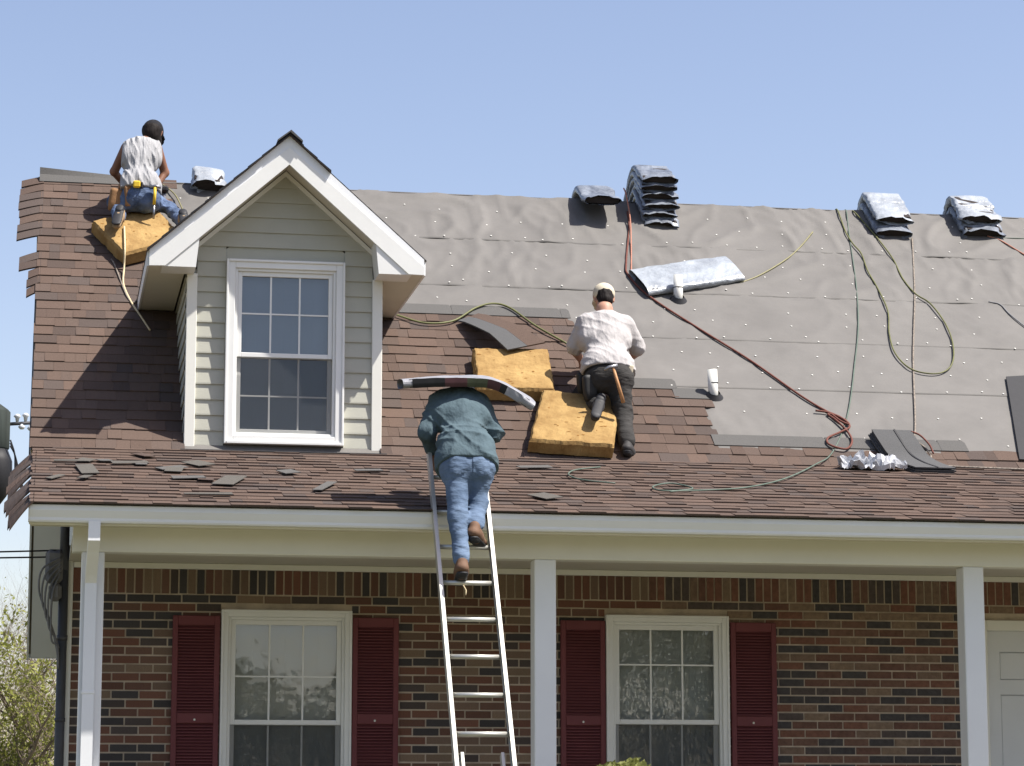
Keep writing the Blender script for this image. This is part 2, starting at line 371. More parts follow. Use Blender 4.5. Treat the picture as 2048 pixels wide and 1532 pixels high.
# ---------------- door
d = MB(); x0, x1, z0, z1 = DOOR
for a in ((x0, x0+.03, z0, z1), (x1-.03, x1, z0, z1), (x0+.03, x1-.03, z1-.085, z1)): d.bbox(a[0], a[1], 20.37, 20.47, a[2], a[3], .005)
door = d.build('door', 'cream_trim', house)
lf = MB(); a0, a1, zt = x0+.031, x1-.031, z1-.086
rail = [(a0, a0+.12), ((a0+a1)/2-.06, (a0+a1)/2+.06), (a1-.12, a1)]
for p, q in rail: lf.box(p, q, 20.425, 20.465, z0, zt)
for za, zb_ in ((zt-.17, zt), (zt-.52, zt-.40), (z0+.75, z0+.9), (z0, z0+.2)):
    for p, q in ((rail[0][1], rail[1][0]), (rail[1][1], rail[2][0])): lf.box(p, q, 20.425, 20.465, za, zb_)
lf.build('leaf', 'door_white', door)
for za, zb_ in ((zt-.40, zt-.17), (z0+.9, zt-.52), (z0+.2, z0+.75)):
    for p, q in ((rail[0][1], rail[1][0]), (rail[1][1], rail[2][0])):
        m = MB(); m.bbox(p+.002, q-.002, 20.437, 20.46, za+.002, zb_-.002, .009); m.build('panel', 'door_white', door)
# interior: dark rooms behind the glass
b = MB(); b.box(.4, XR-.4, 22.4, 22.5, .6, 4.0); b.box(.4, XR-.4, 20.6, 22.4, .6, .7); b.box(.4, XR-.4, 20.6, 22.4, 3.5, 3.6); b.build('interior', 'room', house)

# ---------------- porch
b = MB(); b.box(.20, XR-.2, 18.37, 20.39, 3.475, 3.50); b.build('porch_ceiling', 'soffit', house)
b = MB(); b.bbox(.238, XR-.25, 20.372, 20.399, 3.428, 3.473, .004); b.build('frieze_board', 'cream_trim', house)
b = MB(); b.bbox(.20, XR-.2, 18.20, 18.37, 3.343, 3.56, .006); b.build('porch_beam', 'cream_trim', house)
b = MB(); b.box(XL+.03, XR-.02, 17.86, 18.199, 3.513, 3.525); b.build('eave_soffit', 'soffit', house)
b = MB(); b.bbox(XL+.02, XR-.02, 17.838, 17.859, 3.488, 3.66, .003); b.build('fascia', 'cream_trim', house)
prof = [(17.836,3.614),(17.836,3.500),(17.778,3.500),(17.770,3.512),(17.768,3.530),(17.752,3.556),(17.740,3.578),(17.738,3.612),(17.750,3.616),(17.752,3.604),(17.757,3.580),(17.784,3.512),(17.828,3.512),(17.828,3.614)]
gm = MB(); gm.prism(prof, 'x', -.098, XR-.05); gut = gm.build('gutter', 'white_alu', house)
gm = MB(); gm.prism(prof[1:8]+[(17.836,3.612)], 'x', -.105, -.099); gm.build('end_cap', 'white_alu', gut)
b = MB(); b.box(.0, 12, 18.1, 20.41, .5, .75); b.build('porch_floor', 'concrete', house)
for x0 in (.265, 3.455, 6.665):
    c = MB(); c.bbox(x0, x0+.157, 18.205, 18.362, .75, 3.342, .006); c = c.build('column', 'white_alu', house)
b = MB(); b.bbox(9.9, 10.057, 18.205, 18.362, .75, 3.342, .006); b.build('column', 'white_alu', house)
# downspout at the left column (rectangular tube)
def rect_tube(path, hx, hy):
    m = MB(); P = [Vector(p) for p in path]; rings = []
    for i, p in enumerate(P):
        t = (P[min(i+1,len(P)-1)]-P[max(i-1,0)]).normalized(); v = t.cross(Vector((1,0,0))).normalized(); ux = Vector((1,0,0))
        k = 1.0
        if 0 < i < len(P)-1:
            k = 1/max(.6, math.cos((P[i]-P[i-1]).angle(P[i+1]-P[i])/2))
        rings.append([p+ux*hx+v*hy*k, p-ux*hx+v*hy*k, p-ux*hx-v*hy*k, p+ux*hx-v*hy*k])
    V = [q for r in rings for q in r]; F = [(0,1,2,3), tuple(range(len(V)-4, len(V)))]
    for i in range(len(P)-1):
        for k in range(4): F.append((i*4+k, i*4+(k+1)%4, i*4+4+(k+1)%4, i*4+4+k))
    m.add(V, F); return m
rect_tube([(.338,17.795,3.51),(.338,17.795,3.395),(.336,17.90,3.335),(.331,18.10,3.19),(.330,18.163,3.12),(.330,18.163,.6)], .040, .030).build('downspout', 'white_alu', house)
b = MB(); b.bbox(.284, .376, 18.128, 18.204, 2.36, 2.385, .003); b.build('downspout_strap', 'white_alu', house)

# ---------------- dormer
DX = 1.853; DY = 20.48; DL, DR_ = 1.068, 2.638; FY = 20.18
def gz(x, off=0): return 6.887+off-abs(x-1.845)*.888          # top of rake line
wallm = MB(); wx0, wx1, wz0, wz1 = 1.40, 2.31, 4.45, 5.905; za = DY+.012; zc = DY+.10
wallm.prism([(DL+.02,4.25),(wx0,4.25),(wx0,6.03),(DL+.02,5.80)], 'y', za, zc); wallm.prism([(wx1,4.25),(DR_-.02,4.25),(DR_-.02,5.80),(wx1,6.03)], 'y', za, zc)
wallm.prism([(wx0,wz1),(wx1,wz1),(wx1,6.22),(1.845,6.66),(wx0,6.22)], 'y', za, zc); wallm.prism([(wx0,4.25),(wx1,4.25),(wx1,wz0),(wx0,wz0)], 'y', za, zc)
dw = wallm.build('dormer_wall', 'siding', house)
for sx, side in ((DL+.012, -1), (DR_-.012, 1)):
    m = MB(); m.prism([(DY+.0,4.25),(22.3,5.83),(DY+.0,5.83)], 'x', sx-.008, sx+.008); m.build('dormer_cheek', 'siding', house)
    z_ = 4.40; i = 0
    while z_ < 5.78:
        yb_ = Y0+(z_+.06-Z0)/math.tan(A)
        if yb_ > DY+.14:
            m = MB(); xo = sx+side*.009
            m.add([(xo+side*.013,DY+.02,z_),(xo+side*.013,yb_,z_),(xo,yb_,z_+.125),(xo,DY+.02,z_+.125),(xo,DY+.02,z_),(xo,yb_,z_)], [(0,1,2,3),(0,1,5,4)]); m.build('siding_board', 'siding', dw)
        z_ += .1245
z_ = 4.412; e = .1245; WX = (1.380, 2.330, 4.433, 5.922)
while z_ < 6.6:
    zt = z_+e
    def lim(zq): return max(DL+.08, 1.845-(6.655-zq)/.888*1.0) , min(DR_-.08, 1.845+(6.655-zq)/.888*1.0)
    segs = [(None, None)]
    if zt > WX[2] and z_ < WX[3]: segs = [(None, WX[0]-.003), (WX[1]+.003, None)]
    for a, c in segs:
        l0, r0 = lim(z_); l1, r1 = lim(min(zt, 6.65))
        if a is not None: l0 = l1 = a
        if c is not None: r0 = r1 = c
        if r0-l0 < .02: continue
        if r1 < l1: l1 = r1 = (l1+r1)/2
        zb_ = z_
        if a is None and c is None and z_ < WX[3] < zt: zb_ = z_
        m = MB(); y = DY+.010; f = .016
        m.add([(l0,y-f,zb_),(r0,y-f,zb_),(r1,y-.003,min(zt,6.65)),(l1,y-.003,min(zt,6.65)),(l0,y,zb_),(r0,y,zb_),(l0,y-f,zb_+.012),(r0,y-f,zb_+.012)],
              [(0,1,7,6),(6,7,2,3),(0,1,5,4)]); m.build('siding_board', 'siding', dw)
    z_ += e
for x0, x1 in ((DL, DL+.082), (DR_-.082, DR_)):
    m = MB(); m.bbox(x0, x1, DY-.022, DY+.012, 4.372, 5.80, .004); m.bbox(x0 if x0 == DL else x1-.016, x0+.016 if x0 == DL else x1, DY+.013, DY+.09, 4.40, 5.80, .002); m.build('corner_board', 'cream_trim', house)
m = MB(); m.bbox(DL+.083, DR_-.083, DY-.018, DY+.01, 4.374, 4.411, .003); m.build('base_trim', 'cream_trim', house)
m = MB(); m.box(DL-.03, DR_+.03, DY-.14, DY-.02, 4.362, 4.3685); m.build('apron_flashing', 'shingle_back', house)
window('dormer_window', WX[0], WX[1], WX[2], WX[3], DY-.022, .070, .036, 5.155, [5.49], [4.83], blind='blind_grey')

# dormer roof
def rake(side):
    s_ = side; X = lambda d: 1.845+s_*d
    m = MB()     # slab
    top = [(X(0), gz(1.845)), (X(1.095), gz(X(1.095)))]
    return X
HW = 1.090
dr = MB()
zt, ze = 6.887, 6.887-.888*HW
YB = 23.6
for s_ in (-1, 1):
    xa, xe = 1.845, 1.845+s_*HW
    dr.add([(xa,FY+.03,zt-.02),(xe,FY+.03,ze-.02),(xe,22.25,ze-.02),(xa,YB,zt-.02),(xa,FY+.03,zt-.10),(xe,FY+.03,ze-.10),(xe,22.25,ze-.10),(xa,YB,zt-.10)],
           [(0,1,2,3),(4,5,6,7),(0,1,5,4),(1,2,6,5),(2,3,7,6)])
droof = dr.build('dormer_roof', 'deck', house)
for s_ in (-1, 1):
    xa, xe = 1.845, 1.845+s_*HW
    # rake fascia: two stepped boards
    m = MB(); P = lambda d, o: (xa+s_*d, zt-.888*d-o)
    m.prism([P(0,0),P(HW,0),P(HW,.062),P(0,.095)], 'y', FY, FY+.028); m.build('rake_fascia', 'white_alu', droof)
    m = MB(); dend = HW
    m.prism([P(0,.0955),P(HW,.0625),(xe,ze-.128),P(HW-.125,.236),P(0,.236)], 'y', FY-.012, FY+.020); m.build('rake_trim', 'white_vinyl', droof)
    # boxed eave return
    m = MB(); xi = xa+s_*(HW-.365); xi2 = xa+s_*(HW-.392)
    m.prism([(xe-s_*.10,ze-.128),(xi,ze-.128),(xi2,ze+.140),(xe-s_*.14,ze-.09)], 'y', FY-.002, FY+.29); m.build('eave_return', 'white_vinyl', droof)
    # eave fascia and soffit running back to the main roof
    m = MB(); x1 = xe+s_*.004; m.add([(xe,FY+.03,ze-.0),(x1+s_*.012,FY+.03,ze-.0),(x1+s_*.012,22.3,ze),(xe,22.3,ze),(xe,FY+.03,ze-.125),(x1+s_*.012,FY+.03,ze-.125),(x1+s_*.012,22.3,ze-.125),(xe,22.3,ze-.125)],
        [(0,1,2,3),(4,5,6,7),(0,1,5,4),(1,2,6,5),(2,3,7,6),(3,0,4,7)]); m.build('eave_fascia', 'white_alu', droof)
    m = MB(); lo, hi = sorted((xe, xa+s_*(HW-.29))); m.box(lo, hi, FY+.03, 22.4, ze-.120, ze-.108); m.build('eave_soffit', 'soffit', droof)
    m = MB(); m.add([(*(P(.0,.21)[:1]),FY+.02,P(.0,.21)[1]),(P(HW-.25,.21)[0],FY+.02,P(HW-.25,.21)[1]),(P(HW-.25,.21)[0],DY+.01,P(HW-.25,.21)[1]),(P(0,.21)[0],DY+.01,P(0,.21)[1])], [(0,1,2,3)]); m.build('rake_soffit', 'soffit', droof)
    # frieze strip where the siding meets the sloping soffit
    m = MB(); m.prism([P(.0,.22),P(HW-.29,.22),P(HW-.29,.262),P(0,.262)], 'y', DY-.02, DY+.008); m.build('gable_frieze', 'cream_trim', droof)
    # shingle courses
    nr = 10
    for r_ in range(nr):
        da, db = HW+.02-r_*(HW+.02)/nr, HW+.02-(r_+1)*(HW+.02)/nr-.03; da_, db_ = da, max(db, 0)
        short = (s_ == 1 and da > .44)
        yf = FY-.035-random.uniform(0,.012) if not short else FY+.004
        th = .018 if not short else .008
        yback = Y0+(zt-.888*da_-Z0)/math.tan(A)+.25
        m = MB(); m.prism([(xa+s_*da_, zt-.888*da_+.004),(xa+s_*db_, zt-.888*db_+.0),(xa+s_*db_, zt-.888*db_+.012),(xa+s_*da_, zt-.888*da_+.004+th)], 'y', yf, yback); m.m[0] = 1
        m.build('shingle', [SHM[(r_*3+s_) % 7] if not short else 'felt_edge', 'black'], droof)
m = MB(); m.prism([(1.845-.10,zt-.06),(1.845,zt+.02),(1.845+.10,zt-.06),(1.845+.10,zt-.046),(1.852,zt+.038),(1.845-.10,zt-.046)], 'y', FY-.06, 23.7); m.build('ridge_cap', 'shingle_back', droof)

def right_limit(s):
    if s < .14: return XR
    if s < .80: return 5.47+.0*s
    if s < .99: return 5.53
    if s < 1.12: return 5.28
    if s < 1.6: return 4.86
    return 4.54
# ---------------- felt underlayment on the main slope
FE = [-.03, 1.20, 2.03, 2.86, 3.77, 4.70]
def fnoise(x, s, k):
    p = Vector((x*1.1, s*1.1, k*7.3)); wv = noise.noise(p*.7)
    a = noise.noise(Vector((x*1.6+wv*1.5+s*1.2, s*2.0-x*.5+wv, k*3.1)))
    b_ = noise.noise(Vector((x*3.8+wv*3, s*2.2+wv*2+x*1.4, k*5.7+9)))
    ridge_ = (1-abs(a)*2.2); ridge2 = (1-abs(b_)*2.5)
    return max(0, ridge_)**3*.6+max(0, ridge2)**3*.4
AMP = [.012, .007, .012, .028, .032]
for k in range(5):
    s0, s1 = FE[k], FE[k+1]+(.09 if k < 4 else -.01); x0, x1 = .92, XR
    nx, ns = 330, 22 if k else 26; m = MB(); V = []; F = []
    for j in range(ns+1):
        for i in range(nx+1):
            x = x0+(x1-x0)*i/nx; v = j/ns; s = s0+(s1-s0)*v
            if j == 0: s += .006*noise.noise(Vector((x*1.3, k, 0)))
            h = .006+.004*(4-k)*.0+ .003*(1-v)
            edge = min(1, v*5, 1) if k < 3 else min(1, .35+v*4)
            h += AMP[k]*fnoise(x, s, k)*edge*(1.0 if k != 0 else max(0,1-abs(v-.55)*2.4)*(.4+.6*(5.2 < x < 7.2)))
            if k < 4: h *= (1-.65*max(0, (v-.88)/.12))
            if j == 0: h += .004*max(0, noise.noise(Vector((x*2.1, k*3, 4))))*(3 if k > 1 else 1)
            if s < 2.42 and x < (right_limit(s)-.02 if s < 2.25 else 4.5): h = -.002+.0*h
            V.append(rf(x, s, h))
    for j in range(ns):
        for i in range(nx): F.append((j*(nx+1)+i, j*(nx+1)+i+1, (j+1)*(nx+1)+i+1, (j+1)*(nx+1)+i))
    # turned-down lower edge
    o = len(V)
    for i in range(nx+1): V.append(V[i]+Vector((0,.002,-.006)))
    for i in range(nx): F.append((o+i, o+i+1, i+1, i))
    m.add(V, F, 0, True); m.build('felt_strip', 'felt', roof)
m = MB()
V = []; F = []
prof_r = [(-.22,.012),(-.10,.016),(-.02,.017)]
for i in range(161):
    x = .92+(XR-.92)*i/160; wv = .006*noise.noise(Vector((x*2,0,3)))
    V += [rf(x, RIDGE-.015, .014+wv), (x, YR, ZR+.012+wv), (x, YR+.09, ZR+.012-.075+wv)]
for i in range(160):
    for k in range(2): F.append((i*3+k, i*3+k+1, i*3+3+k+1, i*3+3+k))
m.add(V, F, 0, True); m.build('felt_ridge_strip', 'felt', roof)
# plastic cap nails
rc = random.Random(11); m = MB()
for k in range(5):
    for v, sp in ((.06, .30), (.36, .42), (.68, .42)):
        x = 1.0+rc.uniform(0,.3)
        while x < XR-.1:
            s = FE[k]+(FE[k+1]-FE[k])*v+rc.uniform(-.05,.05); xx = x+rc.uniform(-.12,.12)
            if rc.random() < .12: x += sp; continue
            nse = AMP[k]*fnoise(xx, s, k)*(1 if k else .3)
            if s < 2.40 and xx < (right_limit(s)+.02 if s < 2.25 else 4.5): x += sp; continue
            if s < .16 and xx < 12: x += sp; continue
            c = rf(xx, s, .010+nse*.8); r_ = .0080
            u = Vector((1,0,0)); vv = Vector((0,CA,SA)); n_ = Vector((0,-SA,CA))
            ring = [c+u*r_*math.cos(q*math.pi/4)+vv*r_*math.sin(q*math.pi/4) for q in range(8)]; top = [p*1.0+n_*.004 for p in ring]
            m.add(ring+top, [tuple(range(8,16))]+[(q,(q+1)%8,8+(q+1)%8,8+q) for q in range(8)]); x += sp
kind(m.build('cap_nail', 'cap_white', roof), 'stuff')

# ---------------- shingles
E_ = .1475; rs = random.Random(21)
def tabmesh(mi, th, L):
    m = MB(); m.add([(0,0,.002),(1,0,.002),(1,L,0),(0,L,0),(0,0,th),(1,0,th),(1,L,.003),(0,L,.003)], [(3,2,1,0),(4,5,6,7),(0,1,5,4),(1,2,6,5),(2,3,7,6),(3,0,4,7)])
    return mesh_only(m, 'shingle', SHM[mi])
TABS = [[tabmesh(i, th, L) for th in (.010, .016)] for i in range(7) for L in (E_*1.35,)]
tabs = []     # (slope 'm'/'p', x, s, w, mi, thick)
def row_tabs(slope, s, x0, x1):
    x = x0
    while x < x1-.01:
        wd = rs.choice((.09,.11,.13,.16,.19,.24)); 
        if x+wd > x1-.05: wd = x1-x
        tabs.append((slope, x, s+rs.uniform(-.004,.004), wd, rs.choices(range(7),[20,16,18,10,16,10,10])[0], rs.random() < .5)); x += wd
TOPR = 2.30
heads = []
nrow = int(RIDGE/E_)+1
for i in range(nrow):
    s = -.02+i*E_
    if s > RIDGE-.05: break
    row_tabs('m', s, XL+rs.uniform(-.012,.012), 1.075 if s < 2.3 else 1.02+rs.uniform(-.06,.12))
    if s < TOPR:
        rl = right_limit(s); row_tabs('m', s, DR_-.01 if s < 2.25 else 2.5, rl+rs.uniform(-.02,.02) if rl < 9 else rl)
        nl = right_limit(s+E_) if s+E_ < TOPR else 2.4
        if nl < rl-.02: heads.append((max(nl-.05, 2.5) if nl > 2.5 else 2.5, min(rl, 7.62) if s < .2 else rl, s+E_*.9))
npr = int(PL/.150)+1
for i in range(npr):
    t = .0+i*.150-.015
    if t > PL-.06: break
    row_tabs('p', t, XL+.02+rs.uniform(-.01,.01), XR)
def tabpos(tb):
    return rf(tb[1], tb[2], .003) if tb[0] == 'm' else pf(tb[1], tb[2], .003)
def tscore(tb):
    p = tabpos(tb); k = .58 if tb[0] == 'm' else .14
    vis = 1
    if p.x > 7.6: vis = 0
    if tb[0] == 'm' and 1.05 < p.x < 2.66: vis = 0
    return -vis*tb[3]*k/p.length**2
order = sorted(range(len(tabs)), key=lambda i: tscore(tabs[i])); pick = set(order[:300])
restm = {'m': MB(), 'p': MB()}
for i, tb in enumerate(tabs):
    sl_, x, s, wd, mi, tk = tb; ang = A if sl_ == 'm' else B; p = tabpos(tb); yaw = rs.uniform(-.006,.006)
    pitch = rs.uniform(-.004, .006)
    if i in pick:
        put('shingle', TABS[mi][int(tk)], roof if sl_ == 'm' else porch_roof, p, (ang-pitch, 0, yaw), (wd-.001, 1, 1))
    else:
        f = rf if sl_ == 'm' else pf; th = .016 if tk else .010; L = E_*1.35; dy = yaw*wd
        restm[sl_].hexa([f(x,s,.005),f(x+wd-.001,s+dy,.005),f(x+wd-.001,s+L,.003),f(x,s+L,.003),f(x,s,.003+th),f(x+wd-.001,s+dy,.003+th),f(x+wd-.001,s+L,.006),f(x,s+L,.006)], mi)
kind(restm['m'].build('shingle', SHM, roof), 'stuff'); kind(restm['p'].build('shingle', SHM, porch_roof), 'stuff')
# uncovered upper halves (grey headlap) of the last courses laid
for a, c, s in heads:
    x = a
    while x < c-.02:
        wd = min(.98, c-x); m = MB(); h0 = .012; cut = .035
        P = [(x+.001, s), (x+wd-.001, s), (x+wd-.001, s+.13), (x+wd-.001-cut*.6, s+.165), (x+.001, s+.165)]
        m.add([rf(px, ps, h0) for px, ps in P]+[rf(px, ps, h0+.006) for px, ps in P], [(0,1,2,3,4),(5,6,7,8,9)]+[(q,(q+1)%5,(q+1)%5+5,q+5) for q in range(5)])
        m.build('shingle_headlap', 'shingle_grey', roof); x += wd
# ragged shingle ends hanging past the rake
def ragged(f, s, x0, x1, droop, mi, parent, L=.15, fold=0.0):
    m = MB(); V = []; n_ = 6
    for i in range(n_+1):
        u = i/n_; x = x1+(x0-x1)*u; dz = -droop*(u**1.25)
        for (ss, h) in ((s,.004),(s+L,.002),(s+L,.010),(s,.020)):
            q = f(x, ss, h); fr = fold*u*(1 if ss == s else 0); V.append((q.x, q.y+fr*.4, q.z+dz-fr))
    F = [(0,1,2,3), (n_*4,n_*4+1,n_*4+2,n_*4+3)]
    for i in range(n_):
        for k in range(4): F.append((i*4+k, i*4+(k+1)%4, i*4+4+(k+1)%4, i*4+4+k))
    m.add(V, F); m.build('shingle_end', [SHM[mi]], parent)
i = 0
for r_ in range(nrow):
    s = -.02+r_*E_
    x0 = None
    if 3.50 < s < 4.6: x0 = -.31+rs.uniform(-.012,.02)
    elif 2.88 < s < 3.12: x0 = -.28
    elif 2.38 < s < 2.88: x0 = -.215+rs.uniform(-.01,.02)
    if x0 is None or s > RIDGE-.06: continue
    ragged(rf, s+.003, x0, XL+.03, .05+rs.uniform(-.012,.015), rs.choice((0,1,3,5,5)), roof)
for r_ in range(npr):
    t = r_*.150-.015
    if t > PL-.3 or r_ in (3, 8, 12): continue
    ragged(pf, t+.003, -.27+rs.uniform(-.02,.03)+.02*(r_ < 3), XL+.05, .17+rs.uniform(-.03,.03), rs.choice((1,3,5,5,6)), porch_roof, .16, .035)
# loose top course standing up past the ridge at the left
m = MB(); V = []
for i in range(13):
    u = i/12; x = XL-.01+u*.85; h = .062*(1-u)**1.1
    for s, hh in ((RIDGE-.10,.022),(RIDGE+.00,.026+h*.3),(RIDGE+.05,.028+h),(RIDGE+.045,.016+h),(RIDGE+.0,.012+h*.2),(RIDGE-.10,.012)):
        V.append(rf(x, s, hh))
F = [tuple(range(6)), tuple(range(72,78))]
for i in range(12):
    for k in range(6): F.append((i*6+k, i*6+(k+1)%6, i*6+6+(k+1)%6, i*6+6+k))
m.add(V, F); m.build('shingle_top_course', 'shingle_grey', roof)
# flashing where the steep roof meets the porch is hidden under shingles; vent pipes
def vent(x, s, lean=0):
    base = rf(x, s); m = MB()
    m.tube([base-Vector((0,0,.1)), base+Vector((lean*.2,0,.24))], .042, 20); v = m.build('vent_pipe', 'pvc', house)
    m = MB(); m.tube([base+Vector((lean*.2,0,.2405)), base+Vector((lean*.2,0,.2425))], .034, 16); m.build('vent_opening', 'black', v)
    m = MB(); m.tube([base+Vector((lean*.08,0,.12)), base+Vector((lean*.09,0,.128))], .0435, 20); m.build('marking_band', 'rubber', v)
    m = MB(); n_ = Vector((0,-SA,CA)); m.tube([base+n_*.004, base+n_*.02, base+n_*.05], [.085,.07,.046], 20, caps=False); m.build('rubber_boot', 'rubber', v)
vent(5.60, 2.74); vent(5.58, 1.05, -.06)
b = MB(); b.hexa([rf(8.33,1.50,.022),rf(9.6,1.70,.022),rf(9.3,.06,.022),rf(8.02,.13,.022),rf(8.33,1.50,.034),rf(9.6,1.70,.034),rf(9.3,.06,.034),rf(8.02,.13,.034)])  # flat black slab laid a little above the felt
tag(b.build('black_sheet', 'black'), 'black sheet lying on the grey felt at the right edge', 'membrane')

# ---------------- service mast with cables on the left corner
m = MB(); m.tube([(.163,20.36,.3),(.163,20.36,3.40)], .036, 16); m.tube([(.163,20.36,3.40),(.163,20.36,4.05)], .036, 16); mast = m.build('service_mast', 'mast_grey', house)
m = MB(); m.tube([(.163,20.36,2.86),(.163,20.36,2.90)], .041, 16); m.tube([(.163,20.36,2.24),(.163,20.36,2.27)], .041, 16); m.build('coupling', 'mast_grey', mast)
m = MB(); m.bbox(.02, .16, 20.30, 20.42, 3.30, 3.56, .03); m.bbox(.05, .15, 20.28, 20.40, 3.16, 3.30, .03); m.build('cable_clamp', 'cable_grey', mast)
rq = random.Random(5); m = MB()
for k in range(5):
    p = [(.14,20.31,3.50-.03*k), (.0+.02*k,20.27,3.40-.05*k), (-.02+.025*k,20.28,3.22-.09*k+rq.uniform(-.03,.03)), (.05+.02*k,20.30,3.05-.12*k*.5), (.14,20.33,2.80-.04*k)]
    m.tube(smooth_path(p, 6), .008, 6)
m.build('drip_loop', 'cable_grey', mast)

# ================================================================== SIGNED-DISTANCE MODELLING (people)
class Field:
    def __init__(s, lo, hi, h):
        s.lo = np.array(lo, float); s.h = h; n = np.ceil((np.array(hi)-s.lo)/h).astype(int)+1
        s.n = n; s.f = np.full(n, .5, np.float32)
    def sub(s, lo, hi):
        i0 = np.clip(np.floor((lo-s.lo)/s.h).astype(int), 0, s.n-1); i1 = np.clip(np.ceil((hi-s.lo)/s.h).astype(int)+1, 1, s.n)
        if np.any(i1 <= i0): return None
        ax = [s.lo[d]+s.h*np.arange(i0[d], i1[d]) for d in range(3)]
        g = np.meshgrid(*ax, indexing='ij'); return (slice(i0[0],i1[0]), slice(i0[1],i1[1]), slice(i0[2],i1[2])), np.stack(g, -1).astype(np.float32)
    def cap(s, a, b, ra, rb=None, k=.03, flat=None):
        a = np.array(a, float); b = np.array(b, float); rb = ra if rb is None else rb; m = max(ra, rb)*1.3+k+.03
        q = s.sub(np.minimum(a,b)-m, np.maximum(a,b)+m)
        if q is None: return s
        sl_, P = q; ab = b-a; L = max(ab@ab, 1e-9); t = np.clip(((P-a)@ab)/L, 0, 1); D = P-(a+t[...,None]*ab)
        if flat is not None:
            ax, fc = flat; ax = np.array(ax, float); ax /= np.linalg.norm(ax); D = D+ax*((D@ax)*(1/fc-1))[...,None]
        d = np.linalg.norm(D, axis=-1)-(ra+(rb-ra)*t); f = s.f[sl_]
        hh = np.maximum(k-np.abs(f-d), 0)/k; s.f[sl_] = np.minimum(f, d)-hh*hh*k*.25; return s
    def cut(s, p, n):       # remove what lies on the side n points to
        p = np.array(p, float); n = np.array(n, float); n /= np.linalg.norm(n)
        X, Y, Z = [s.lo[d]+s.h*np.arange(s.n[d]) for d in range(3)]
        d = (X[:,None,None]-p[0])*n[0]+(Y[None,:,None]-p[1])*n[1]+(Z[None,None,:]-p[2])*n[2]; s.f = np.maximum(s.f, d.astype(np.float32)); return s
    def wrinkle(s, amp, freq, seed, dirs=None, warp=1.0, nw=3):
        rg = np.random.RandomState(seed); X, Y, Z = np.meshgrid(*[s.lo[d]+s.h*np.arange(s.n[d]) for d in range(3)], indexing='ij')
        acc = 0
        for i in range(nw):
            dv = rg.randn(3) if dirs is None else np.array(dirs[i % len(dirs)])+rg.randn(3)*.12; dv /= np.linalg.norm(dv)
            wv = rg.randn(3)*freq*.22; ph = rg.rand(2)*6.28; fr = freq*(.7+.8*rg.rand())
            u = np.sin(fr*(dv[0]*X+dv[1]*Y+dv[2]*Z)+ph[0]+warp*1.6*np.sin(wv[0]*X+wv[1]*Y+wv[2]*Z+ph[1]))
            lw = rg.randn(3)*9; md = .55+.45*np.sin(lw[0]*X+lw[1]*Y+lw[2]*Z+ph[1]*2)
            acc = acc+(1-np.abs(u))**2*md*(1 if i % 2 == 0 else -.6)
        s.f = s.f-(amp*(acc-.2)).astype(np.float32); return s
    def mesh(s, name, m, parent):
        f = s.f; neg = f < 0; n = s.n; c = np.zeros(n-1, np.int8); offs = [(i,j,k) for i in (0,1) for j in (0,1) for k in (0,1)]
        for o in offs: c += neg[o[0]:n[0]-1+o[0], o[1]:n[1]-1+o[1], o[2]:n[2]-1+o[2]]
        act = (c > 0) & (c < 8); idx = np.full(n-1, -1, np.int64); ijk = np.argwhere(act); idx[act] = np.arange(len(ijk))
        acc = np.zeros((len(ijk),3)); cnt = np.zeros(len(ijk))
        for o in offs:
            for d in range(3):
                if o[d]: continue
                e = list(o); e[d] = 1; a = ijk+np.array(o); b_ = ijk+np.array(e); fa = f[tuple(a.T)]; fb = f[tuple(b_.T)]; mk = (fa < 0) != (fb < 0)
                t = np.where(mk, fa/np.where(mk, fa-fb, 1), 0); pt = np.array(o, float)+np.outer(t, np.eye(3)[d]); acc += pt*mk[:,None]; cnt += mk
        V = s.lo+s.h*(ijk+acc/cnt[:,None]); Fs = []
        for d in range(3):
            sl0 = [slice(None)]*3; sl1 = [slice(None)]*3; sl0[d] = slice(0,-1); sl1[d] = slice(1,None)
            ch = neg[tuple(sl0)] != neg[tuple(sl1)]; E_i = np.argwhere(ch); u, v = [(1,2),(2,0),(0,1)][d]
            ok = (E_i[:,u] > 0) & (E_i[:,v] > 0) & (E_i[:,u] < n[u]-1) & (E_i[:,v] < n[v]-1); E_i = E_i[ok]
            eu = np.zeros(3,int); eu[u] = 1; ev = np.zeros(3,int); ev[v] = 1
            q = np.stack([idx[tuple((E_i-eu-ev).T)], idx[tuple((E_i-ev).T)], idx[tuple(E_i.T)], idx[tuple((E_i-eu).T)]], 1)
            fl = ~neg[tuple(E_i.T)]; q[fl] = q[fl][:, ::-1]; Fs.append(q)
        Fq = np.concatenate(Fs); Fq = Fq[(Fq >= 0).all(1)]
        root = Vector((0,0,0)); p = parent
        while p is not None: root += p.location; p = p.parent
        me = bpy.data.meshes.new(name); me.from_pydata((V-np.array(root)).tolist(), [], Fq.tolist()); me.materials.append(MATS[m])
        me.polygons.foreach_set('use_smooth', [True]*len(me.polygons)); o = bpy.data.objects.new(name, me); COL.objects.link(o); o.parent = parent; return o
def nrm(v): v = np.array(v, float); return v/np.linalg.norm(v)
def box_of(pts, m):
    P = np.array(pts); return P.min(0)-m, P.max(0)+m
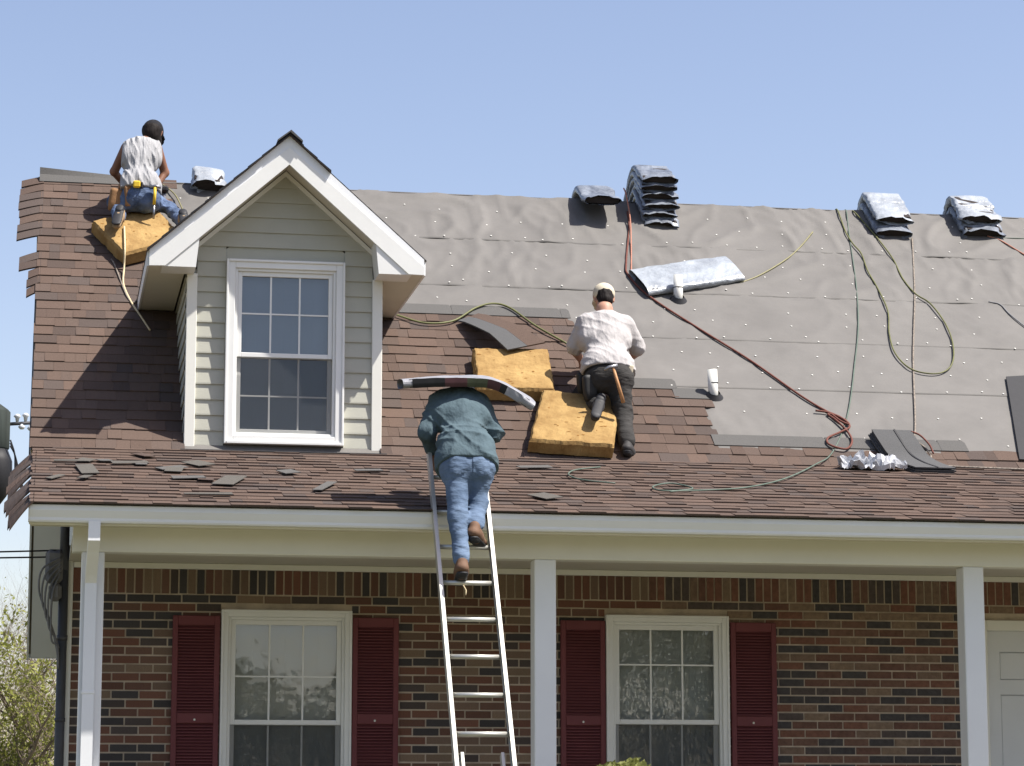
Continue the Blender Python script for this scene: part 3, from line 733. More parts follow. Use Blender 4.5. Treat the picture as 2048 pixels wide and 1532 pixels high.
def hand(F, wrist, d, palm_n, side, curl=.5):
    """palm, four unequal fingers with bent knuckles, thumb off the side of the palm; palm_n is where the fingers curl to"""
    d, pn, sd = nrm(d), nrm(palm_n), nrm(side); w_ = np.array(wrist)
    for q in (-.025, -.008, .009, .026): F.cap(w_+sd*q*.7+d*.01, w_+sd*q+d*.078, .015, .012, .012, (pn, .85))
    for q, L in ((-.028,.062), (-.009,.074), (.010,.078), (.029,.068)):
        k0 = w_+sd*q+d*.08; k1 = k0+nrm(d*(1-curl*.5)+pn*curl*.7)*L*.45; k2 = k1+nrm(d*(.7-curl)+pn*(.3+curl))*L*.38; k3 = k2+nrm(d*(.3-curl)+pn)*L*.25
        F.cap(k0, k1, .0105, .0095, .006); F.cap(k1, k2, .0095, .009, .006); F.cap(k2, k3, .009, .008, .006)
    t0 = w_+sd*.026+d*.025; t1 = t0+nrm(sd*.8+d*.8+pn*.4)*.042; t2 = t1+nrm(d+pn*.6+sd*.2)*.032
    F.cap(t0, t1, .015, .0115, .012); F.cap(t1, t2, .0115, .009, .006)
def person(label, J, o):
    J = {k: np.array(v) for k, v in J.items()}; base = (J['anR']+J['anL'])/2
    root = empty('person', tuple(base)); tag(root, label, 'person', 'roofers at work on the roof')
    g = o.get('g', 1.0); side = nrm(J['shR']-J['shL']); spine = nrm((J['shL']+J['shR'])/2-(J['hipL']+J['hipR'])/2); tn = nrm(np.cross(side, spine))
    fd = nrm(o.get('face', (0,1,-.4))); upv = nrm(o.get('up', (0,.3,1))); hs = nrm(np.cross(fd, upv)); upv = nrm(np.cross(hs, fd))
    def torso(F, d, k=.09, hem=None):
        F.cap(J['shL']+side*.03, J['shR']-side*.03, .070*g+d, k=k); F.cap(J['chest']-side*.10*g, J['chest']+side*.10*g, .112*g+d, k=k, flat=(tn,.92))
        F.cap(J['waist']-side*.075*g, J['waist']+side*.075*g, .110*g+d, k=k, flat=(tn,.95))
        F.cap((J['shL']+J['shR'])/2, J['waist'], .10*g+d, k=k); F.cap(J['hipL'], J['hipR'], .112*g+d, k=k)
    def arms(F, sl, upper=True):
        for s in 'LR':
            F.cap(J['sh'+s], J['el'+s], .052*g+sl, .042*g+sl, .03); F.cap(J['el'+s], J['ha'+s], .041*g+sl, .029*g+sl, .02)
    # continuous body
    F = Field(*box_of(list(J.values()), .24), .0095); torso(F, -.03); arms(F, 0 if o['sleeve'] != 'long' else -.008)
    hd = J['head']; F.cap(hd+upv*.025-fd*.018, hd+upv*.02+fd*.02, .079, .074, .02); F.cap(hd-upv*.04+fd*.02, hd-upv*.075+fd*.045, .066, .045, .04)
    F.cap(hd+fd*.092-upv*.005, hd+fd*.108-upv*.035, .009, .014, .012); F.cap(hd+fd*.088-upv*.072-hs*.015, hd+fd*.088-upv*.072+hs*.015, .011, k=.01)
    for s in (-1, 1):
        F.cap(hd+hs*s*.080-upv*.035, hd+hs*s*.086+upv*.015, .012, .016, .008, (hs,.6)); F.cap(hd+hs*s*.03+fd*.088+upv*.012, hd+hs*s*.036+fd*.086+upv*.012, .012, k=.006)
    F.cap(J['neck'], hd-upv*.05, .056*g, .052, .03); F.cap(J['neck'], (J['shL']+J['shR'])/2, .058*g, .08*g, .05)
    for s in 'LR':
        d = nrm(J['ha'+s]-J['el'+s]); hand(F, J['ha'+s], d, o.get('palm'+s, (0,0,-1)), side*(-1 if s == 'R' else 1), .6)
        F.cap(J['hip'+s], J['kn'+s], .066*g, .046*g, .04); F.cap(J['kn'+s], J['an'+s], .042*g, .030*g, .03)
        F.cap(J['an'+s], J['an'+s]*.5+J['toe'+s]*.5, .028, .022, .02)
    F.mesh('body', o['skin'], root)
    # shirt
    F = Field(*box_of([J[k] for k in ('shL','shR','elL','elR','haL','haR','chest','waist','hipL','hipR')], .22), .0095)
    hem = J['waist']*(1-o.get('hem', .4))+(J['hipL']+J['hipR'])/2*o.get('hem', .4)
    torso(F, .010); F.cap(hem-side*.08*g, hem+side*.08*g, .122*g, k=.08)
    if o['sleeve'] != 'none':
        for s in 'LR':
            e = J['el'+s] if o['sleeve'] == 'long' else J['sh'+s]*.12+J['el'+s]*.88
            F.cap(J['sh'+s], e, .068*g, (.062 if o['sleeve'] == 'long' else .072)*g, .04)
            if o['sleeve'] == 'long': F.cap(J['el'+s], J['ha'+s]-nrm(J['ha'+s]-J['el'+s])*.015, .058*g, .044*g, .03)
    F.wrinkle(o.get('wamp', .006), o.get('wfreq', 32), o['seed'], o.get('wdirs'), o.get('warp', 1), o.get('nw', 3))
    F.cut(hem-spine*.05, -spine); F.cut(J['neck']-spine*.0+nrm(J['neck']-J['chest'])*.02, J['neck']-J['chest'])
    if o['sleeve'] == 'none':
        for s, q in (('L', -1), ('R', 1)): F.cut(J['sh'+s]+side*q*.035, side*q+spine*.1)
    F.mesh('shirt', o['shirt'], root)
    # trousers
    F = Field(*box_of([J[k] for k in ('waist','hipL','hipR','knL','knR','anL','anR')], .2), .0095)
    F.cap(J['hipL'], J['hipR'], .118*g, k=.08); F.cap(J['waist']*.5+J['hipL']*.5, J['waist']*.5+J['hipR']*.5, .112*g, k=.08)
    for s in 'LR':
        gl = g*o.get('leg', 1); F.cap(J['hip'+s], J['kn'+s], .096*gl, .075*gl, .05); d = nrm(J['an'+s]-J['kn'+s]); F.cap(J['kn'+s], J['an'+s]-d*.07, .072*gl, .058*gl, .04)
        F.cap(J['an'+s]-d*.11, J['an'+s]-d*.035, .058*gl, .062*gl, .03)
    F.wrinkle(o.get('tamp', .0055), 30, o['seed']+5, [(.2,.2,1),(.7,.2,.8),(-.6,0,.9)], .5); F.cut(J['waist']*.55+(J['hipL']+J['hipR'])*.225, spine)
    tr = F.mesh('trousers', o['trousers'], root)
    if o.get('pockets'):
        bk = nrm(tn); hc = (J['hipL']+J['hipR'])/2; rt_ = np.array(root.location); me = tr.data
        for q in (-1, 1):
            pc = hc+side*q*.078*g-spine*.035; mb = MB(); mp_ = {}
            for pl in me.polygons:
                c = np.array(pl.center)+rt_-pc; nn = np.array(pl.normal)
                u, v = c@side, c@spine
                if abs(u) < .056 and -.078+abs(u)*.35 < v < .060 and nn@bk > .25:
                    ids = []
                    for vi in pl.vertices:
                        if vi not in mp_:
                            mp_[vi] = len(mb.v); vv = me.vertices[vi]; mb.v.append(tuple(np.array(vv.co)+rt_+np.array(vv.normal)*.005))
                        ids.append(mp_[vi])
                    mb.f.append(ids); mb.m.append(0); mb.sm.append(True)
            if mb.f: mb.build('back_pocket', o['trousers'], tr)
    for s in 'LR':
        an, toe = J['an'+s], J['toe'+s]; d = nrm(toe-an); dn = nrm(np.array(o.get('sole'+s, (0,0,-1)))); dn = nrm(dn-d*0)
        F = Field(*box_of([an, toe], .16), .008); heel = an-d*.045+dn*.045; tp = an+d*max(.17, np.linalg.norm(toe-an))+dn*.045
        F.cap(heel, tp, .043, .040, .03, (dn,.8)); F.cap(an-dn*.01-d*.01, heel*.6+tp*.4, .041, .044, .04)
        bt = F.mesh('boot', o['boots'], root)
        F = Field(*box_of([an, toe], .17), .008); F.cap(heel+dn*.034, tp+dn*.032, .043, .045, .012, (dn,.32)); F.cap(heel+dn*.05, heel+dn*.05+d*.03, .036, k=.01, flat=(dn,.4)); F.mesh('sole', 'rubber', bt)
    # hair and cap
    if not o.get('bare'):
        F = Field(*box_of([hd], .3), .008); F.cap(hd+upv*.0-fd*.03, hd-upv*.05-fd*.035,   .078, .064, .03)
        if o.get('long_hair') is not None:
            lh = np.array(o['long_hair']); F.cap(hd-fd*.03, hd+lh*.6, .085, .06, .05); F.cap(hd+lh*.6, hd+lh, .06, .035, .04)
        F.wrinkle(.004, 70, 3, [(1,0,.1),(.8,.3,0)]); F.cut(hd+upv*.035, upv); F.mesh('hair', 'hair', root)
        F = Field(*box_of([hd], .26), .008); ch = hd+upv*.03; F.cap(ch-fd*.016, ch+fd*.02, .091, .088, .02); F.cap(ch+upv*.018, ch+upv*.026, .082, .082, .03); F.cap(ch+upv*.108, ch+upv*.112, .008, k=.006)
        F.cut(hd-upv*(.008), -upv+fd*.15)
        F.cap(ch+fd*.09-upv*.01-hs*.035, ch+fd*.09-upv*.01+hs*.035, .055, k=.015, flat=(upv+fd*.25,.16)); F.cap(ch+fd*.14-upv*.022-hs*.03, ch+fd*.14-upv*.022+hs*.03, .035, k=.02, flat=(upv+fd*.3,.2))
        F.mesh('cap', o['cap'], root)
    return root, J, side, spine, tn
def belt(root, J, side, spine, tn, g, m, zoff=.45):
    c = J['waist']*(1-zoff)+(J['hipL']+J['hipR'])/2*zoff; mb = MB(); n = 28; V = []; F = []
    for i in range(n):
        a = 2*math.pi*i/n; d = side*math.cos(a)*.205*g+tn*math.sin(a)*.140*g
        for hh, k in ((-.025,1.0),(.025,1.0),(.025,.94),(-.025,.94)): V.append(tuple(c+d*k+spine*hh))
    for i in range(n):
        j = (i+1) % n
        for k in range(4): F.append((i*4+k, j*4+k, j*4+(k+1)%4, i*4+(k+1)%4))
    mb.add(V, F, 0, True); return mb.build('tool_belt', m, root), c
def pouch(parent, c, right, out, up_, w_, d_, h_, m, name='pouch'):
    """stitched open-topped pouch: tapered rounded box"""
    u_ = nrm(up_); r = nrm(np.array(right)-u_*np.dot(right, u_)); o_ = np.cross(u_, r); o_ = o_*(1 if np.dot(o_, out) > 0 else -1); c = np.array(c); N = 16; V = []; lv = ((-.5,.55,.55),(-.46,.74,.8),(-.1,.92,1.0),(.35,1.0,1.0),(.5,1.04,1.02),(.5,.90,.80),(.3,.88,.75))
    for t, fw, fd_ in lv:
        for k in range(N):
            a = 2*math.pi*k/N; x = math.copysign(abs(math.cos(a))**.5, math.cos(a)); y = math.copysign(abs(math.sin(a))**.5, math.sin(a))
            V.append(tuple(c+r*x*w_*.5*fw+o_*y*d_*.5*fd_+u_*(h_*t+.012*y*(t > 0))))
    F = [(i*N+k, i*N+(k+1)%N, (i+1)*N+(k+1)%N, (i+1)*N+k) for i in range(len(lv)-1) for k in range(N)]+[tuple(range(N)), tuple(range((len(lv)-1)*N, len(lv)*N))]
    mb = MB(); mb.add(V, F, 0, True); return mb.build(name, m, parent)

# ================================================================== FOAM PADS
def foam(label, q, th, seed, bend=0):
    """q: four (x, s) corners on the roof, front-left first, counter-clockwise"""
    n = 44; r_ = random.Random(seed); m = MB(); V = []; F = []
    def P(u, v, hh):
        a = Vector(q[0]).lerp(Vector(q[1]), u); b_ = Vector(q[3]).lerp(Vector(q[2]), u); c = a.lerp(b_, v)
        j = .011*noise.noise(Vector((u*6+seed, v*6, hh*20)))+.006*noise.noise(Vector((u*21+seed, v*21, hh*20)))
        rr = .028; dd = min(u, 1-u, v, 1-v)*.68; ex = 0 if dd >= rr else rr-(rr*rr-(rr-dd)**2)**.5
        return rf(c.x+j, c.y+j, .028+hh*(th+.006*noise.noise(Vector((u*4, v*4+seed, 2))))-(ex if hh > .5 else 0)+.003*noise.noise(Vector((u*26, v*26+seed, 7)))*(hh > .5)-(.0 if hh > .5 else 0))
    root = Vector((q[0][0], 0, 0))
    for hh in (0, 1):
        for j in range(n+1):
            for i in range(n+1):
                V.append(P(i/n, j/n, hh))
    N = (n+1)**2
    def face(i, j, hh): a = hh*N+j*(n+1)+i; return (a, a+1, a+n+2, a+n+1)
    for j in range(n):
        for i in range(n): F.append(face(i, j, 1)); F.append(face(i, j, 0)[::-1])
    edge = [(i,0) for i in range(n)]+[(n,j) for j in range(n)]+[(i,n) for i in range(n,0,-1)]+[(0,j) for j in range(n,0,-1)]
    for k in range(len(edge)):
        a, b_ = edge[k], edge[(k+1) % len(edge)]; ia, ib = a[1]*(n+1)+a[0], b_[1]*(n+1)+b_[0]; F.append((ia, ib, N+ib, N+ia))
    m.add(V, F)
    e = empty('foam_pad', rf(sum(c[0] for c in q)/4, sum(c[1] for c in q)/4)); tag(e, label, 'foam pad', 'foam pads on the roof')
    m.build('cushion', 'foam', e, smooth=False)
    t = MB()      # torn pits in the skin
    for _ in range(16):
        u, v = r_.uniform(.06,.94), min(.95, max(.05, r_.gauss(.55,.25))); c = P(u, v, 1)
        a0 = r_.uniform(0,6); sx, sy = r_.uniform(.006,.022), r_.uniform(.004,.010); n_ = Vector((0,-SA,CA)); uu = Vector((1,0,0)); vv = Vector((0,CA,SA))
        ring = [c+n_*.0025+uu*sx*math.cos(k*1.047+a0)*r_.uniform(.6,1.2)+vv*sy*math.sin(k*1.047+a0)*r_.uniform(.6,1.2) for k in range(6)]
        t.add(ring, [tuple(range(6))])
    kind(t.build('torn_pit', 'foam_hole', e), 'stuff'); return e
foam('square yellow foam pad under the kneeling leg of the white-shirted roofer', [(3.82,.06),(4.51,.0),(4.70,.78),(4.05,.86)], .125, 3)
foam('yellow foam pad with a bent grey shingle lying across it', [(3.50,.86),(4.158,.856),(4.20,1.535),(3.545,1.52)], .125, 8)
foam('yellow foam pad turned cornerwise under the kneeling roofer in the sleeveless shirt', [(.63,2.98),(1.18,3.33),(.90,3.93),(.345,3.58)], .125, 14)

# ================================================================== SHINGLE BUNDLES
def bundle(label, path, sidev, width, th, seed, wrapm='wrap', group=None, wob=1.0, lens=1.0, name='shingle_bundle', prints_and_shade=(), ex0=.35, smooth=True, side2=None):
    rr = random.Random(seed); P = smooth_path(path, 6); sd = Vector(sidev).normalized(); N = 20
    e = empty(name, P[len(P)//2]); tag(e, label, 'shingle bundle', group)
    T = [(P[min(i+1,len(P)-1)]-P[max(i-1,0)]).normalized() for i in range(len(P))]
    sd0 = sd; sd1 = Vector(side2).normalized() if side2 else sd
    def ring(i, fw, ft, k, nz, off=0):
        sd = sd0.lerp(sd1, i/(len(P)-1)).normalized(); up = sd.cross(T[i]).normalized()
        if up.z < 0: up = -up
        out = []
        for q in range(N):
            a = 2*math.pi*q/N; c, s = math.cos(a), math.sin(a); ex = ex0 if k == 0 else ex0+(1-ex0)*k
            x = math.copysign(abs(c)**ex, c)*width/2*fw; y = math.copysign(abs(s)**(ex if k == 0 else .9), s)*th/2*ft
            d = nz*noise.noise(Vector((x*14+seed*3.1, y*20, i*.55)))
            out.append(P[i]+sd*(x+d)+up*(y+d*.8)+T[i]*off)
        return out
    m = MB(); V = []; n = len(P)
    for i in range(n):
        u = min(i, n-1-i); k = max(0, 1-u/3.0)*lens
        off = 0
        if u == 0: off = (-.035 if i == 0 else .035)
        V += ring(i, 1.0+.05*k*(rr.random()), 1.0+.30*k*rr.uniform(.6,1.2), k, .010*wob*(1+k*1.4), off)
    F = [(i*N+q, i*N+(q+1)%N, (i+1)*N+(q+1)%N, (i+1)*N+q) for i in range(n-1) for q in range(N)]
    m.add(V, F, 0, smooth); wr_ = m.build('wrapper', wrapm, e)
    m = MB(); V = []
    for i in range(n):
        off = .012 if i == 0 else (-.012 if i == n-1 else 0); V += ring(i, .93, .88, 0, .002, off)
    m.add(V, F+[tuple(range(N)), tuple(range((n-1)*N, n*N))], 0, False); m.build('shingles', 'asphalt_core', e)
    for (i0, i1, q0, q1, mm) in prints_and_shade:
        m = MB(); V = []
        for i in range(i0, i1+1):
            rg = ring(i, 1.015, 1.03, 0, .010*wob)
            V += [rg[q % N] for q in range(q0, q1+1)]
        wq = q1-q0+1; m.add(V, [(a*wq+b_, a*wq+b_+1, (a+1)*wq+b_+1, (a+1)*wq+b_) for a in range(i1-i0) for b_ in range(q1-q0)], 0, True); m.build('print_shade_patch', mm, e)
    return e
def ridge_path(x, sF, h, sB=.42, dx=0):
    """over the ridge: up the front slope, over, down the back; h = height of centre-line off the slope"""
    f = [rf(x, sF, h), rf(x, (sF+RIDGE)/2, h), rf(x, RIDGE-.09, h+.004), Vector((x+dx, YR, ZR+h*1.16))]
    bk = [Vector((x+dx, 2*YR-rf(x,s,h).y, rf(x,s,h).z)) for s in (RIDGE-.10, RIDGE-.25, RIDGE-sB)]
    return f+bk
GS = 'shingle bundles in the tall stack on the ridge'
nm = ['lowest', 'second lowest', 'third from the bottom', 'fourth from the bottom', 'second from the top', 'topmost']
for i in range(6):
    x = 5.70+random.uniform(-.015,.015); fe = rf(x, 4.19+random.uniform(-.015,.015), .040)+Vector((0,0,.086*i)); ap = Vector((x, YR, ZR+.045+.060*i))
    pth = [fe, fe.lerp(ap,.35)+Vector((0,0,.01)), fe.lerp(ap,.75)+Vector((0,0,.02)), ap, ap+Vector((0,.16,-.05)), ap+Vector((0,.42,-.26))]
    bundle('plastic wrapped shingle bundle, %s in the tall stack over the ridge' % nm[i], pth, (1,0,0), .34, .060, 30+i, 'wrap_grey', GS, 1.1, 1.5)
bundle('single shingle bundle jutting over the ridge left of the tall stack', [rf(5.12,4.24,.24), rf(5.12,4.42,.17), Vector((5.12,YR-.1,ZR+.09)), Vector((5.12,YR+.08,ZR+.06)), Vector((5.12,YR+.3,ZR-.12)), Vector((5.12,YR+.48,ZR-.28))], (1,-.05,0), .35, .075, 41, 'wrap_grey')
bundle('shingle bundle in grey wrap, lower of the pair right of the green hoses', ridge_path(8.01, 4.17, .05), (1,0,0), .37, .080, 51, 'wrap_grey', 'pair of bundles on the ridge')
bundle('shingle bundle in pale wrap, upper of the pair right of the green hoses', ridge_path(8.03, 4.27, .145), (1,.04,0), .38, .075, 52, 'wrap', 'pair of bundles on the ridge', 1.5)
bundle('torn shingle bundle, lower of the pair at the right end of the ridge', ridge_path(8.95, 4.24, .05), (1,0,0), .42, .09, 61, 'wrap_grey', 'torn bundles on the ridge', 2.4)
bundle('torn shingle bundle, upper of the pair at the right end of the ridge', ridge_path(8.93, 4.36, .145), (1,.06,0), .40, .08, 62, 'wrap', 'torn bundles on the ridge', 2.8)
bundle('white wrapped shingle bundle on the ridge partly behind the dormer roof', [rf(1.42,4.52,.08), Vector((1.43,YR-.02,ZR+.10)), Vector((1.46,YR+.2,ZR-.02)), Vector((1.48,YR+.45,ZR-.25))], (1,.1,-.1), .30, .13, 71, 'wrap', None, 2.2)
a_, b_ = rf(5.30,2.98,.05), rf(6.21,3.31,.045)
bundle('flat white wrapped shingle bundle lying on the felt above the upper vent pipe', [a_, a_.lerp(b_,.33), a_.lerp(b_,.66), b_], (Vector((0,CA,SA))-Vector((.25,0,0))), .44, .075, 81, 'wrap', None, .6, .5)
bundle('shingle bundle carried on the back of the roofer on the ladder', [(2.475,17.92,4.538),(2.66,17.93,4.560),(2.90,17.95,4.575),(3.07,17.95,4.572),(3.20,17.94,4.525),(3.345,17.93,4.440)], (0,.985,.15), .33, .068, 91, 'paper', None, .35, .25, ex0=.12, smooth=False, side2=(.03,.95,.30), prints_and_shade=((1,8,9,13,'black'),(8,12,9,12,'print_maroon'),(12,17,9,12,'print_green'),(17,21,9,12,'print_maroon'),(21,23,9,12,'black')))  # first black patch paints shade under the left edge; the rest are print
# opened bundle: grey backs showing, wrapper torn off
tp = lambda x, t, h: pf(x, t, h)
m = MB(); V = []; F = []
pth = [rf(6.955,.415,.10), rf(6.98,.25,.085), rf(7.02,.08,.065), pf(7.07,PL-.12,.055), pf(7.12,PL-.36,.045)]
P = smooth_path(pth, 5); wd = .345
e = empty('shingle_bundle', P[10]); tag(e, 'opened shingle bundle with grey backs showing beside the crumpled wrapper', 'shingle bundle')
for lay in range(4):
    m = MB(); V = []; F = []
    for i, p in enumerate(P):
        t = (P[min(i+1,len(P)-1)]-P[max(i-1,0)]).normalized(); sd = Vector((1,0,0)); up = sd.cross(t).normalized()*(1 if sd.cross(t).z > 0 else -1)
        o = -.05+lay*.016+(.0 if lay < 3 else .006); sh = .012*((lay*7) % 3-1)+.02*(lay == 3)
        for x, h in ((-wd/2,0),(wd/2,0),(wd/2,.011),(-wd/2,.011)): V.append(p+sd*(x+sh)+up*(o+h))
    for i in range(len(P)-1):
        for k in range(4): F.append((i*4+k, i*4+(k+1)%4, i*4+4+(k+1)%4, i*4+4+k))
    F += [(0,1,2,3), tuple(range(len(V)-4, len(V)))]; m.add(V, F); m.build('shingle', 'shingle_back', e)
m = MB(); V = []
for p in P:
    q = p+Vector((.03,0,.0)); V += [q+Vector((-.008,-.012,.0175)), q+Vector((.008,-.012,.0175))]
m.add(V, [(i*2, i*2+1, i*2+3, i*2+2) for i in range(len(P)-1)]); m.build('sealant_strip', 'black', e)
def crumple(name, label, c, ux, uy, un, sx, sy, amp, seed, mt, cat):
    m = MB(); n = 26; V = []
    for j in range(n+1):
        for i in range(n+1):
            u, v = i/n-.5, j/n-.5; q = Vector((u*6+seed, v*6, seed)); h = amp*(abs(noise.noise(q))*1.6+.6*abs(noise.noise(q*2.7)))
            jx = .12*noise.noise(q*1.3+Vector((9,0,0)))*sx; jy = .25*noise.noise(q*1.1+Vector((0,7,0)))*sy
            V.append(c+ux*(u*sx+jx)+uy*(v*sy*(1-.5*abs(u))+jy)+un*(h+.012))
    m.add(V, [(j*(n+1)+i, j*(n+1)+i+1, (j+1)*(n+1)+i+1, (j+1)*(n+1)+i) for j in range(n) for i in range(n)], 0, False)
    return tag(m.build(name, mt), label, cat)
crumple('plastic_wrapper', 'crumpled white plastic wrapper torn off the opened bundle', pf(6.62,PL-.22,.0), Vector((1,0,.0)), Vector((0,CB,SB)), Vector((0,-SB,CB)), .52, .26, .10, 4.3, 'plastic_white', 'wrapper')
crumple('plastic_wrapper', 'narrow strip of white wrapper along the right side of the opened bundle', rf(7.24,.03,.0), Vector((.45,-.75,-.45)).normalized(), Vector((1,0,0)), Vector((0,-.5,.86)), .42, .06, .03, 9.1, 'plastic_white', 'wrapper')

# loose shingles and scraps
def slab(name, label, pts, th, mats, cat, group=None, split=None):
    m = MB(); n = len(pts); m.add([Vector(p) for p in pts]+[Vector(p)+Vector((0,-.25*th,th)) for p in pts], [tuple(range(n))[::-1], tuple(range(n,2*n))]+[(i,(i+1)%n,n+(i+1)%n,n+i) for i in range(n)])
    return tag(m.build(name, mats), label, cat, group)
m = MB(); L0, L1, L2, L3 = (3.505,2.162), (3.70,2.30), (4.17,1.555), (3.823,1.408)
e = empty('loose_shingle', rf(3.8,1.85)); tag(e, 'loose shingle sliding from the brown courses onto the upper foam pad', 'shingle')
for (u0, u1, mt, nm_) in ((0,.52,'shingle_back','grey_back'), (.525,1,SHM[0],'brown_face')):
    m = MB(); V = []; n = 8
    for i in range(n+1):
        v = i/n; a = Vector(L0).lerp(Vector(L3), v); c = Vector(L1).lerp(Vector(L2), v); h = .035+.155*min(1, v*1.55)**.8
        for u in (u0, u1):
            p = a.lerp(c, u); 
            for hh in (0, .012): V.append(rf(p.x, p.y-.0, h+hh))
    F = []
    for i in range(n):
        o = i*4; F += [(o,o+2,o+6,o+4),(o+1,o+3,o+7,o+5),(o,o+1,o+5,o+4),(o+2,o+3,o+7,o+6)]
    F += [(0,1,3,2),(n*4,n*4+1,n*4+3,n*4+2)]; m.add(V, F); m.build(nm_, mt, e)
SCR = [((1.31,1.05),(.20,.62),-.30,'olive grey shingle offcut lying slanted on the porch roof below the dormer window','shingle_scrap'),
 ((.30,1.45),(.16,.62),.10,'grey shingle offcut near the left end of the porch roof','shingle_scrap'),
 ((.62,1.86),(.34,.14),.15,'pale thin offcut below the dormer shadow on the porch roof','shingle_scrap'),
 ((.18,1.88),(.30,.10),.0,'thin grey offcut at the far left of the porch roof','shingle_scrap'),
 ((.92,1.62),(.28,.16),.5,'small grey offcut left of the dormer corner on the porch roof','shingle_grey'),
 ((1.13,1.88),(.20,.30),.6,'bluish offcut tilted just below the dormer corner board','shingle_scrap'),
 ((1.02,1.15),(.30,.18),.1,'brown grey offcut midway down the porch roof left of the window','shingle_grey'),
 ((1.12,.38),(.42,.10),.05,'long pale strip close above the gutter left of the ladder','shingle_scrap'),
 ((1.98,.85),(.09,.62),-.35,'narrow grey strip pointing down the porch roof below the dormer','shingle_grey'),
 ((1.78,1.55),(.16,.22),.4,'small dark offcut below the middle of the dormer','shingle_grey'),
 ((3.55,.60),(.20,.30),.5,'grey square offcut above the gutter right of the ladder','shingle_scrap'),
 ((3.75,2.12),(.34,.14),.2,'thin grey offcut below the lower foam pad','shingle_grey'),
 ((2.40,1.72),(.26,.14),.1,'pale offcut on the porch roof just left of the ladder','shingle_grey')]
for (c, sz, rot, lb, mt) in SCR:
    pts = []
    for dx, dy in ((-.5,-.5),(.5,-.5),(.5,.5),(-.5,.5)):
        x, y = dx*sz[0]*.8, dy*sz[1]*.72; x, y = x*math.cos(rot)+y*-math.sin(rot)*1.0, x*math.sin(rot)+y*math.cos(rot)
        pts.append(pf(c[0]+x, c[1]+y, .024+.004*(dx > 0)+random.uniform(0,.005)))
    slab('shingle_offcut', lb, pts, .005, mt, 'offcut', 'shingle offcuts strewn on the porch roof')

rz = random.Random(31)
chips = sorted((rz.uniform(.05,1.7), rz.uniform(.9,2.3)) for _ in range(8))
for k, c in enumerate(chips):
    rot = rz.uniform(-.6,.6); sz = (rz.uniform(.05,.13), rz.uniform(.08,.22)); pts = []
    for dx, dy in ((-.5,-.5),(.5,-.5),(.5,.5),(-.5,.5)):
        x, y = dx*sz[0], dy*sz[1]; pts.append(pf(c[0]+x*math.cos(rot)-y*math.sin(rot), c[1]+x*math.sin(rot)+y*math.cos(rot), .022+rz.uniform(0,.01)))
    slab('shingle_chip', 'small shingle chip on the porch roof left of the ladder, %s from the left' % ('first','second','third','fourth','fifth','sixth','seventh','eighth')[k], pts, .005, rz.choice(['shingle_scrap','shingle_grey',SHM[3]]), 'chip', 'shingle chips on the porch roof')

# ================================================================== HOSES, ROPES AND CORDS
def line(name, label, pts, r, mt, cat, n=7, k=8):
    m = MB(); m.tube(smooth_path(pts, k), r, n); return tag(m.build(name, mt), label, cat)
M_ = lambda L, h=.02: [rf(x, s, h) for x, s in L]
Pp = lambda L, h=.032: [pf(x, t, h) for x, t in L]
line('air_hose', 'yellow green air hose hanging over the ridge in a long loop', [Vector((7.58,YR+.05,ZR+.02))]+M_([(7.577, 4.646), (7.543, 4.21), (7.552, 3.953), (7.584, 3.752), (7.557, 3.401), (7.564, 3.06), (7.546, 2.633), (7.446, 2.212), (7.405, 1.852), (7.472, 1.594), (7.635, 1.517), (7.788, 1.569), (7.911, 1.75), (8.003, 2.067), (8.039, 2.433), (8.002, 2.805), (7.909, 2.989), (7.866, 3.277), (7.876, 3.674), (7.835, 4.079), (7.779, 4.44), (7.739, 4.639)], .03)+[Vector((7.74,YR+.05,ZR+.02))], .0072, 'hose_green', 'hose')
line('cord', 'thin grey green cord running from the ridge down onto the porch roof', [Vector((7.67,YR+.03,ZR+.02))]+M_([(7.668, 4.644), (7.57, 4.16), (7.378, 3.143), (7.199, 2.378), (7.006, 1.74), (6.696, 0.798), (6.411, 0.19)])+Pp([(6.17, 2.622), (5.677, 1.776), (5.261, 1.278), (4.937, 1.084), (4.528, 0.978), (4.477, 1.168), (4.659, 1.369), (4.777, 1.135), (4.556, 0.933)]), .0065, 'cord_teal', 'cord')
line('cord', 'short dark cord curled on the porch roof below the lower foam pad', Pp([(4.219, 1.306), (3.999, 1.451), (3.94, 1.7), (4.047, 1.982), (4.287, 2.182)]), .006, 'cord_teal', 'cord')
line('rope', 'speckled braided rope hanging straight down from the paired bundles', M_([(8.197, 4.129), (8.05,3.55), (7.876, 2.891), (7.55, 1.773), (7.235, 0.582), (7.137, 0.418)]), .0085, 'rope_braid', 'rope')
line('rope', 'dark braided rope looping beside the opened bundle toward the right edge', M_([(7.146, 0.419), (7.223, 0.304), (7.251, 0.173), (7.238, 0.064), (7.347, -0.0)],.03)+Pp([(7.61,PL-.11),(8.03,PL-.15),(8.6,PL-.2)]), .009, 'rope_braid', 'rope')
line('rope', 'dark cord arching over the right side of the opened bundle', [rf(7.13,.40,.11), rf(7.20,.36,.10), rf(7.26,.26,.07), rf(7.27,.16,.05)], .008, 'rope_red', 'rope')
line('rope', 'red rope running from the ridge round the flat bundle to its knot', M_([(5.43,4.45),(5.389, 4.133), (5.23,3.4),(5.21, 3.156), (5.338, 2.759), (5.688, 2.189), (6.031, 1.665), (6.347, 1.091), (6.527, 0.83), (6.657, 0.699)], .022), .0095, 'rope_red', 'rope')
